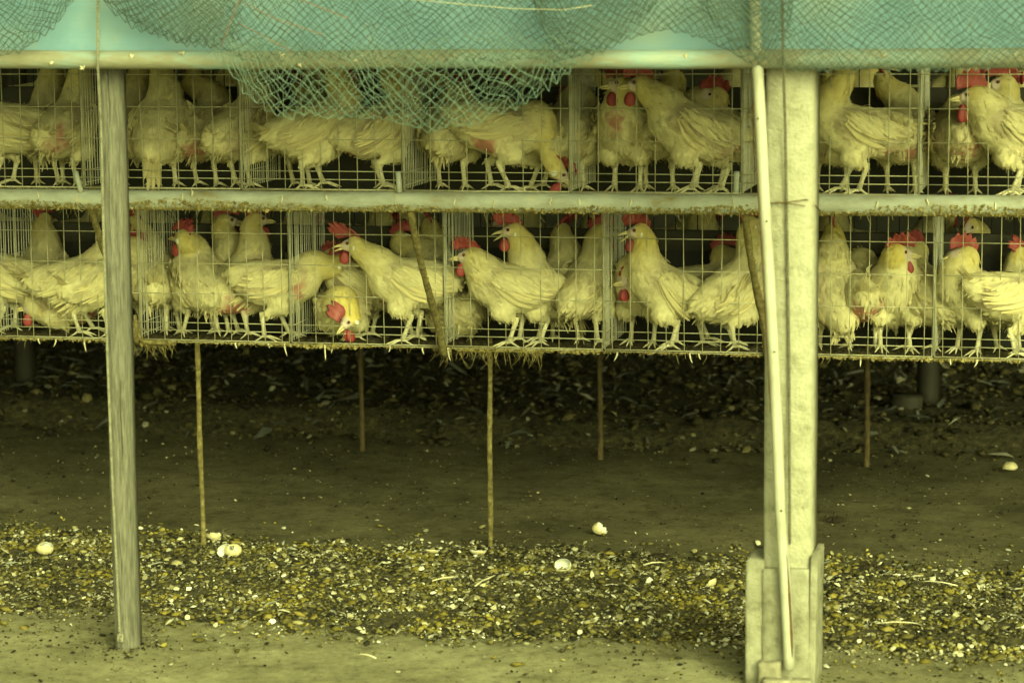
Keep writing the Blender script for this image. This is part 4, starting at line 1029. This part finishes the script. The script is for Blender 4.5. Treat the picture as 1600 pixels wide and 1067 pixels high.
if HENS:
    # ---- upper tier
    hen('U', 8, .10, 172, (-60, 140), 180, 'hen cut off by the left edge in the upper cages, back and tail only', tail=10, tail_len=.06)
    hen('U', 104, .09, 68, (128, 100), 60, 'bald rumped hen with splayed tail quills left of the timber post, upper cage', bare=[(-.10, -.03, .20, .045), (-.10, .03, .17, .035)], ragged=1.0, tail=18, fan=1.25, tail_len=.13, pitch=22, dirty=.15)
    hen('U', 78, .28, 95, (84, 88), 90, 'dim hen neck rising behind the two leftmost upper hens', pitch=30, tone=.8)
    hen('U', 255, .09, 82, (252, 98), 85, 'big hen seen from behind with drooping tail, upper cage right of the timber post', tail=-70, tail_len=.13, pitch=42, ragged=.3, fan=.35, fat=1.08)
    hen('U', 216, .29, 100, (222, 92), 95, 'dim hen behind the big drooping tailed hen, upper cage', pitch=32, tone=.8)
    hen('U', 322, .26, 70, (300, 118), 40, 'hen with red bare rump in the shadow, upper cage by the first partition', bare=[(-.11, 0, .19, .055)], pitch=25, ragged=1, dirty=.2)
    hen('U', 378, .10, 55, (398, 108), 40, 'ruffled hen behind partition wires at the left end of the sagging net', bare=[(-.10, -.03, .17, .025)], pitch=25, ragged=1.0, tail=20, tail_len=.06, dirty=.1)
    hen('U', 498, .08, 14, (528, 100), 10, 'plump white hen with forked tail tip under the left of the net sag', pitch=18, tail=2, tail_len=.075, ragged=.6, stride=(.02, -.06), fat=1.05)
    hen('U', 596, .13, 28, (612, 110), 30, 'hen with long bare wing quills directly under the sagging net', pitch=18, ragged=1.0, droop=.03, tail=0, tail_len=.05, bare=[(-.10, 0, .16, .04)])
    hen('U', 470, .30, 60, (470, 140), 90, 'dim hen legs and underside behind the plump hen, upper cage', pitch=10, tone=.85)
    hen('U', 706, .14, 78, (722, 150), 70, 'fluffy bottomed hen seen from behind left of the pecking hen', pitch=25, tail=-30, tail_len=.05, ragged=.4, dirty=.1)
    hen('U', 780, .055, -4, (868, 266), -8, 'hen bending down to peck the upper cage floor, wing spread', lookpitch=-.7, pitch=-8, droop=-.02, ragged=.5, bare=[(-.03, -.06, .14, .035), (-.09, -.02, .24, .03)], tail=22, tail_len=.07, comb=.05, flop=1.6, side=-1, stride=(-.03, .03), redness=.9)
    hen('U', 842, .26, 175, (800, 210), 180, 'hunched hen with raw brown patch in the shadow behind the pecking hen', pitch=0, bare=[(.0, .06, .17, .04)], ragged=.9, dirty=.25)
    hen('U', 893, .22, 70, (888, 160), 40, 'clean white hen half behind the wire partition right of the net', pitch=28, fat=1.05, comb=.035)
    hen('U', 980, .14, 255, (975, 133), 195, 'scruffy hen facing out with featherless breast, left of the open tailed hen', pitch=35, bare=[(.10, -.01, .16, .035), (.09, .03, .20, .022)], ragged=.8, dirty=.12, comb=.055, flop=1.3, side=-1)
    hen('U', 1082, .065, 187, (1003, 133), 192, 'hen with broken spiky tail facing left in the upper cage beside the pillar', pitch=22, tail=52, tail_len=.12, ragged=1.0, bare=[(-.13, .0, .20, .030), (-.10, .04, .15, .025)], comb=.058, flop=1.0, fan=.5, stride=(.01, -.02), redness=1.05)
    hen('U', 1030, .24, 80, (1052, 118), 150, 'fluffy dim hen standing behind the spiky tailed hen', pitch=15, dirty=.15, tail=-25, ragged=.8)
    hen('U', 1128, .29, 200, (1122, 152), 188, 'hen head with large comb peering out left of the conduit', pitch=25, comb=.055, tone=.9)
    hen('U', 1342, .08, 188, (1318, 108), 120, 'hen with long wing facing left just right of the pillar, upper cage', pitch=12, tail=22, tail_len=.075, ragged=.7, droop=-.015, bare=[(-.02, .05, .145, .03), (-.08, .03, .15, .03)], stride=(.01, .04), fat=.95)
    hen('U', 1300, .28, 85, (1300, 120), 90, 'red rumped hen tucked behind the pillar edge, upper cage', bare=[(-.10, 0, .18, .05)], pitch=20, dirty=.15)
    hen('U', 1408, .24, 75, (1380, 125), 90, 'scruffy hen seen from behind left of the grey partition, upper right', pitch=15, bare=[(-.11, -.02, .165, .035)], ragged=1, dirty=.15)
    hen('U', 1500, .17, 82, (1500, 215), 130, 'pink bare rumped hen seen from behind below the big combed hen', pitch=12, bare=[(-.12, -.01, .19, .045), (-.11, 0, .15, .03)], ragged=.9, tail=-40, tail_len=.05, dirty=.12, lift=-.01)
    hen('U', 1588, .06, 182, (1524, 152), 186, 'large clean hen with big upright comb facing left at the right edge', pitch=15, comb=.062, flop=.5, ragged=.7, wattle=.021, bare=[(.0, .05, .155, .03)], fat=1.0, redness=1.05)
    hen('U', 1606, .26, 190, (1572, 132), 186, 'dim hen head behind the large clean hen, upper right corner', pitch=20, tone=.85)
    # ---- lower tier
    hen('L', 10, .14, 175, (-50, 380), 180, 'hen cut off by the left edge in the lower cages', pitch=14, tail=20, tail_len=.06, ragged=.7)
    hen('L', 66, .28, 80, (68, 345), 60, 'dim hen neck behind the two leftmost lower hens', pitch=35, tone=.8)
    hen('L', 122, .10, 12, (178, 372), 10, 'hen with thick tail held left, lower cage left of the timber post', pitch=14, tail=12, tail_len=.10, ragged=.3, droop=.05, stride=(.05, .0), fan=.35)
    hen('L', 172, .05, 22, (204, 388), 8, 'hen mostly hidden behind the timber post, red face showing right of it', pitch=24, ragged=.5, comb=.05, flop=1.2, side=-1, open=.8)
    hen('L', 98, .22, 200, (60, 480), 190, 'dirty hen crouching on the floor behind the leftmost lower hens', sit=True, dirty=.4, bare=[(-.06, .04, .16, .05)], pitch=5, ragged=.9)
    hen('L', 240, .22, 100, (212, 350), 150, 'hen behind dense partition wires right of the timber post', pitch=25, comb=.045)
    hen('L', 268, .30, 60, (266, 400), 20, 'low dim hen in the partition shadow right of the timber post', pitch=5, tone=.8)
    hen('L', 314, .07, 112, (288, 372), 140, 'hen standing with its back turned and comb flopped to the right', pitch=32, tail=-45, tail_len=.035, ragged=.35, comb=.055, flop=1.5, side=-1, bare=[(-.13, 0, .145, .022)], splay=.012, hy=.16)
    hen('L', 344, .28, 60, (349, 347), 6, 'hen with raised head looking right behind the back turned hen', pitch=32, comb=.042, flop=.9, open=.5)
    hen('L', 378, .20, 48, (396, 345), 20, 'hen with red bare hindquarters and comb pointing right, lower cage', pitch=35, bare=[(-.10, -.02, .16, .06)], ragged=.9, comb=.06, flop=1.4, side=-1, droop=.02)
    hen('L', 436, .11, 4, (528, 412), 0, 'fluffy tailed hen reaching right behind the dense partition wires', pitch=2, tail=-15, tail_len=.055, ragged=.9, bare=[(.05, -.06, .17, .03)], stride=(.03, -.05))
    hen('L', 538, .055, 268, (550, 498), 222, 'hen squatting on the cage floor with head down and comb flopped over', hy=.025, lookpitch=-.5, sit=True, pitch=-6, comb=.075, flop=1.5, side=-1, pale=1.3, ragged=.5, redness=.95, yellow=1.0)
    hen('L', 572, .21, 172, (530, 405), 180, 'grey white hen behind the squatting hen', pitch=8, ragged=.9, bare=[(-.10, .03, .15, .035)], tail=-20, tail_len=.06)
    hen('L', 644, .055, 184, (556, 383), 188, 'big clean hen facing left with long forward drooping comb, centre of lower cages', pitch=8, comb=.058, flop=.8, sweep=.95, tail=52, tail_len=.085, ragged=.25, fan=.3, stride=(.03, -.02), fat=1.02, lift=.01, wattle=.016, open=.5, redness=1.1)
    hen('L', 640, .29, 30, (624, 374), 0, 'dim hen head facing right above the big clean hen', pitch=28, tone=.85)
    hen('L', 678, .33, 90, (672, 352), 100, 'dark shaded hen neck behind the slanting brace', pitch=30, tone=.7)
    hen('L', 712, .25, 110, (720, 450), 170, 'hen lying low behind partition wires right of the slanting brace', pitch=4, dirty=.1, sit=True)
    hen('L', 800, .055, 184, (738, 401), 188, 'compact hen facing left just right of the middle partition', pitch=10, comb=.048, flop=.9, sweep=.4, tail=0, tail_len=.05, ragged=.3, stride=(.01, -.03), dirty=.03)
    hen('L', 845, .135, 205, (806, 362), 190, 'long necked hen with open beak and drooping tail feathers, lower cage', pitch=42, tail=-78, tail_len=.12, fan=.25, comb=.050, flop=.5, sweep=.6, open=1.0, ragged=.2, dirty=.05)
    hen('L', 884, .29, 85, (878, 362), 60, 'hen seen from behind whose spread red comb tops its neck', pitch=38, comb=.07, flop=1.5, side=-1)
    hen('L', 918, .08, 62, (935, 364), 12, 'dirt speckled hen turned away, face half behind partition wires', pitch=30, dirty=.16, comb=.05, flop=1.3, side=1, ragged=.4, droop=.01, tail=-40, tail_len=.05)
    hen('L', 1044, .06, 192, (1003, 363), 190, 'hen facing left with gaping beak, lower cage left of the pillar', pitch=28, comb=.058, flop=1.0, sweep=.3, open=1.2, tail=-5, tail_len=.06, ragged=.6, droop=.02, stride=(.0, -.04), yellow=.9)
    hen('L', 1004, .22, 250, (992, 440), 200, 'dim hen behind the gaping hen, breast and legs showing', pitch=15, dirty=.12)
    hen('L', 1146, .06, 32, (1172, 352), 15, 'hen facing right behind the slanting brace beside the pillar', pitch=28, tail=8, tail_len=.05, comb=.06, flop=.7, ragged=.4, stride=(.03, -.03), fat=1.05)
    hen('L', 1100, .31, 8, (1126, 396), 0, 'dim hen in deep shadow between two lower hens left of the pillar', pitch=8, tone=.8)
    hen('L', 1304, .06, 98, (1302, 362), 95, 'upright hen seen from behind with narrow comb, right of the pillar', pitch=52, bare=[(-.09, .03, .16, .025)], ragged=.8, tail=-60, tail_len=.04, comb=.05, flop=.2, yellow=1.0, fat=.95)
    hen('L', 1346, .21, 84, (1350, 420), 60, 'red rumped hen standing behind, between the pillar and the breast bald hen', bare=[(-.12, 0, .17, .055), (-.08, 0, .13, .045)], pitch=18, ragged=.9, dirty=.12)
    hen('L', 1398, .07, 272, (1401, 397), 352, 'breast bald hen facing out with head turned right', pitch=48, bare=[(.07, .045, .175, .030), (.03, .045, .145, .030)], comb=.055, flop=1.1, side=-1, ragged=.8, hy=.10, yellow=1.0, fat=.95)
    hen('L', 1440, .22, 120, (1436, 392), 60, 'fluffy dim hen left of the grey partition, lower right', pitch=28, dirty=.12, comb=.05)
    hen('L', 1512, .10, 232, (1512, 400), 186, 'hen with turned back feathers facing left beside the grey partition', pitch=30, comb=.05, flop=.5, open=.8, bare=[(.02, .06, .17, .028)], ragged=.9, hy=.08)
    hen('L', 1586, .055, 6, (1660, 420), 0, 'hen with spiky raised tail at the right edge, lower cage', pitch=0, tail=40, tail_len=.085, ragged=.9, fan=.35)
    hen('L', 1574, .20, 60, (1592, 400), 60, 'fluffy rumped hen low behind the spiky tailed hen, right edge', pitch=10, tail=-60, tail_len=.04, dirty=.1, lift=-.015)

    # ---- rear rows: three kinds, copied
    protos = []
    for k, (pt_, hd_, hdv) in enumerate(((12, (.10, .0, .40), (1, .3, 0)), (25, (.12, .04, .34), (.6, 1, -.3)), (5, (.18, -.03, .30), (1, -.5, -.5)))):
        S = dict(seed=900+k, head=hd_, hdir=hdv, pitch=pt_, ragged=.5, comb=.055, flop=1.0, feathers=260, res=.009)
        protos.append(build_hen(S, (0, 0, 0), 0, 'x', 'hens in the rear cages'))
    used = [False]*3
    def rear(px, y, zf, k, rz, label):
        src = protos[k]; x = s_for(px, y, zf+.2)
        if not used[k]: used[k] = True; o = src
        else:
            o = src.copy(); COL.objects.link(o)
            for ch in [c for c in src.children]:
                q = ch.copy(); COL.objects.link(q); q.parent = o
        o.location = (x, y, zf); o.rotation_euler = (0, 0, rz); o['label'] = label; return o
    random.seed(5)
    k = 0
    ORD = 'first second third fourth fifth sixth seventh eighth ninth tenth eleventh twelfth thirteenth fourteenth fifteenth sixteenth'.split()
    for row, y, zf, seen in (('upper', .78, ZU+.024, (0, 3, 4, 6, 8, 9, 10, 11, 13, 16, 17, 18, 19)),
                             ('lower', YL+.78, ZL+.05, (0, 1, 3, 4, 5, 6, 7, 8, 9, 10, 11, 12, 13, 16, 17, 18))):
        n = 0
        for i, px in enumerate(range(40, 1640, 82)):
            a, b_, c_ = random.uniform(-16, 16), random.uniform(-.03, .08), math.radians(random.choice((270, 250, 290, 200, 340, 180, 0)))+random.uniform(-.3, .3)
            if i in seen:
                rear(px+a, y+b_, zf, k % 3, c_, 'rear row hen glimpsed above the %s feed trough, %s from the left' % (row, ORD[n])); n += 1
            k += 1

# ------------------------------------------------------------------ eggshells and loose quills on the floor
def eggshell(px, py, rx, open_dir, cut, label, holes=(), z=.0):
    c = at_z(px, py, .02); Rl, Rs = .028, .0215; n, m = 18, 26; V = []; idm = {}
    d = np.array(open_dir, float); d /= np.linalg.norm(d)
    for i in range(n+1):
        for k in range(m):
            th = math.pi*i/n; ph = 2*math.pi*k/m
            V.append((Rl*math.cos(th)*(1+.0), Rs*math.sin(th)*math.cos(ph)*(1+.12*math.cos(th)), Rs*math.sin(th)*math.sin(ph)*(1+.12*math.cos(th))))
    V = np.array(V)+0; U_ = V/np.array([Rl, Rs, Rs])
    jag = .16*vnoise(U_*4.3, int(px)); keep = (U_@d+jag) < cut
    for hx, hyy, hz, hr in holes: keep &= np.linalg.norm(U_-np.array([hx, hyy, hz]), axis=1) > hr
    Fc = []
    for i in range(n):
        for k in range(m):
            q = (i*m+k, i*m+(k+1) % m, (i+1)*m+(k+1) % m, (i+1)*m+k)
            if all(keep[list(q)]): Fc.append(q)
    ca, sa = math.cos(rx), math.sin(rx); V = V@np.array([[ca, -sa, 0], [sa, ca, 0], [0, 0, 1]]).T
    o = mesh_obj('eggshell', V, Fc, M['shell'], smooth=True); o.location = (c[0], c[1], Rs+z)
    o.data.materials.append(M['shellin']); md = o.modifiers.new('shell', 'SOLIDIFY'); md.thickness = .0011; md.offset = -1; md.material_offset = 1
    tag(o, label, 'eggshell', 'broken eggshells on the floor')
eggshell(938, 826, .3, (.75, -.25, .55), .38, 'round broken eggshell alone on the bare floor right of centre')
eggshell(879, 886, 0, (.1, -.8, .6), .55, 'eggshell with a jagged opening toward the viewer at the litter edge', z=.004)
eggshell(70, 860, .4, (.5, -.2, .6), .9, 'pitted whole looking eggshell left of the timber post', ((.2, -.6, .75, .22), (-.3, -.5, .8, .18)), .006)
eggshell(333, 835, -.2, (-.2, .3, .9), .15, 'flattened eggshell beside the left thin cage leg')
eggshell(352, 864, .6, (-.5, -.6, .3), .25, 'half eggshell opened to the left, below the left thin cage leg', z=.006)
eggshell(364, 863, .2, (.2, .5, -.4), .45, 'small holed eggshell piece leaning on the half eggshell', ((-.1, -.8, .5, .2),), .006)
eggshell(1107, 912, 1.3, (.1, .8, .6), -.25, 'upright curled eggshell sliver in the litter left of the pillar', z=.008)
eggshell(747, 858, .2, (.0, .2, .9), -.1, 'small eggshell scrap at the foot of the middle thin leg', z=.0)
eggshell(1578, 731, .2, (.1, .3, -.9), .05, 'dim eggshell lying in the shade near the right edge')
eggshell(675, 855, .1, (.1, .2, 1), -.35, 'flat eggshell scrap left of the middle thin leg')
def quill(px0, py0, px1, py1, label, rad=.0022, vane=0):
    a, c = at_z(px0, py0, .03), at_z(px1, py1, .03); mid = (a+c)/2; r = empty('quill', (mid[0], mid[1], .025)); mid[2] = a[2] = c[2] = .025
    mb = MB(); mb.tube([a-mid, (a*.6+c*.4)-mid+np.array([0, 0, .006]), (a*.25+c*.75)-mid+np.array([0, 0, .005]), c-mid], [rad, rad, rad*.7, .0006], 6); mb.build('shaft', M['quill'], r, True)
    mb = MB(); d = c-a; L = np.linalg.norm(d); d /= L; w = np.array([-d[1], d[0], .2])
    pts = [a-mid+d*L*t+np.array([0, 0, .004]) for t in np.linspace(.35, 1, 6)]; V = []
    for i, p in enumerate(pts):
        ww = .009*math.sin((i+.6)/6.2*3.14)*max(vane, .25); V += [p-w*ww, p, p+w*ww*.8]
    mb.add(V, [(3*i+k, 3*i+k+1, 3*i+k+4, 3*i+k+3) for i in range(5) for k in (0, 1)]); mb.build('vane', M['quill'], r, True)
    tag(r, label, 'feather', 'long loose quills on the floor')
quill(1496, 912, 1436, 906, 'straight pale quill at the litter edge right of the pillar')
quill(1368, 971, 1438, 972, 'curved pale quill lying in the litter right of the pillar')
quill(675, 905, 716, 899, 'short white feather in the litter below the middle thin leg', vane=.6)
quill(742, 913, 774, 897, 'bent white feather in the litter right of the middle thin leg', vane=.5)
quill(968, 907, 1000, 926, 'thin straw coloured quill in the litter centre right', .0016)
quill(588, 1025, 555, 1020, 'slim white feather on the bare floor at the bottom', vane=.5)
quill(1505, 935, 1525, 948, 'short pale quill in the litter at the far right', .0018)
quill(1005, 880, 1040, 877, 'yellowish stick on the dark patch at the litter edge', .0028)
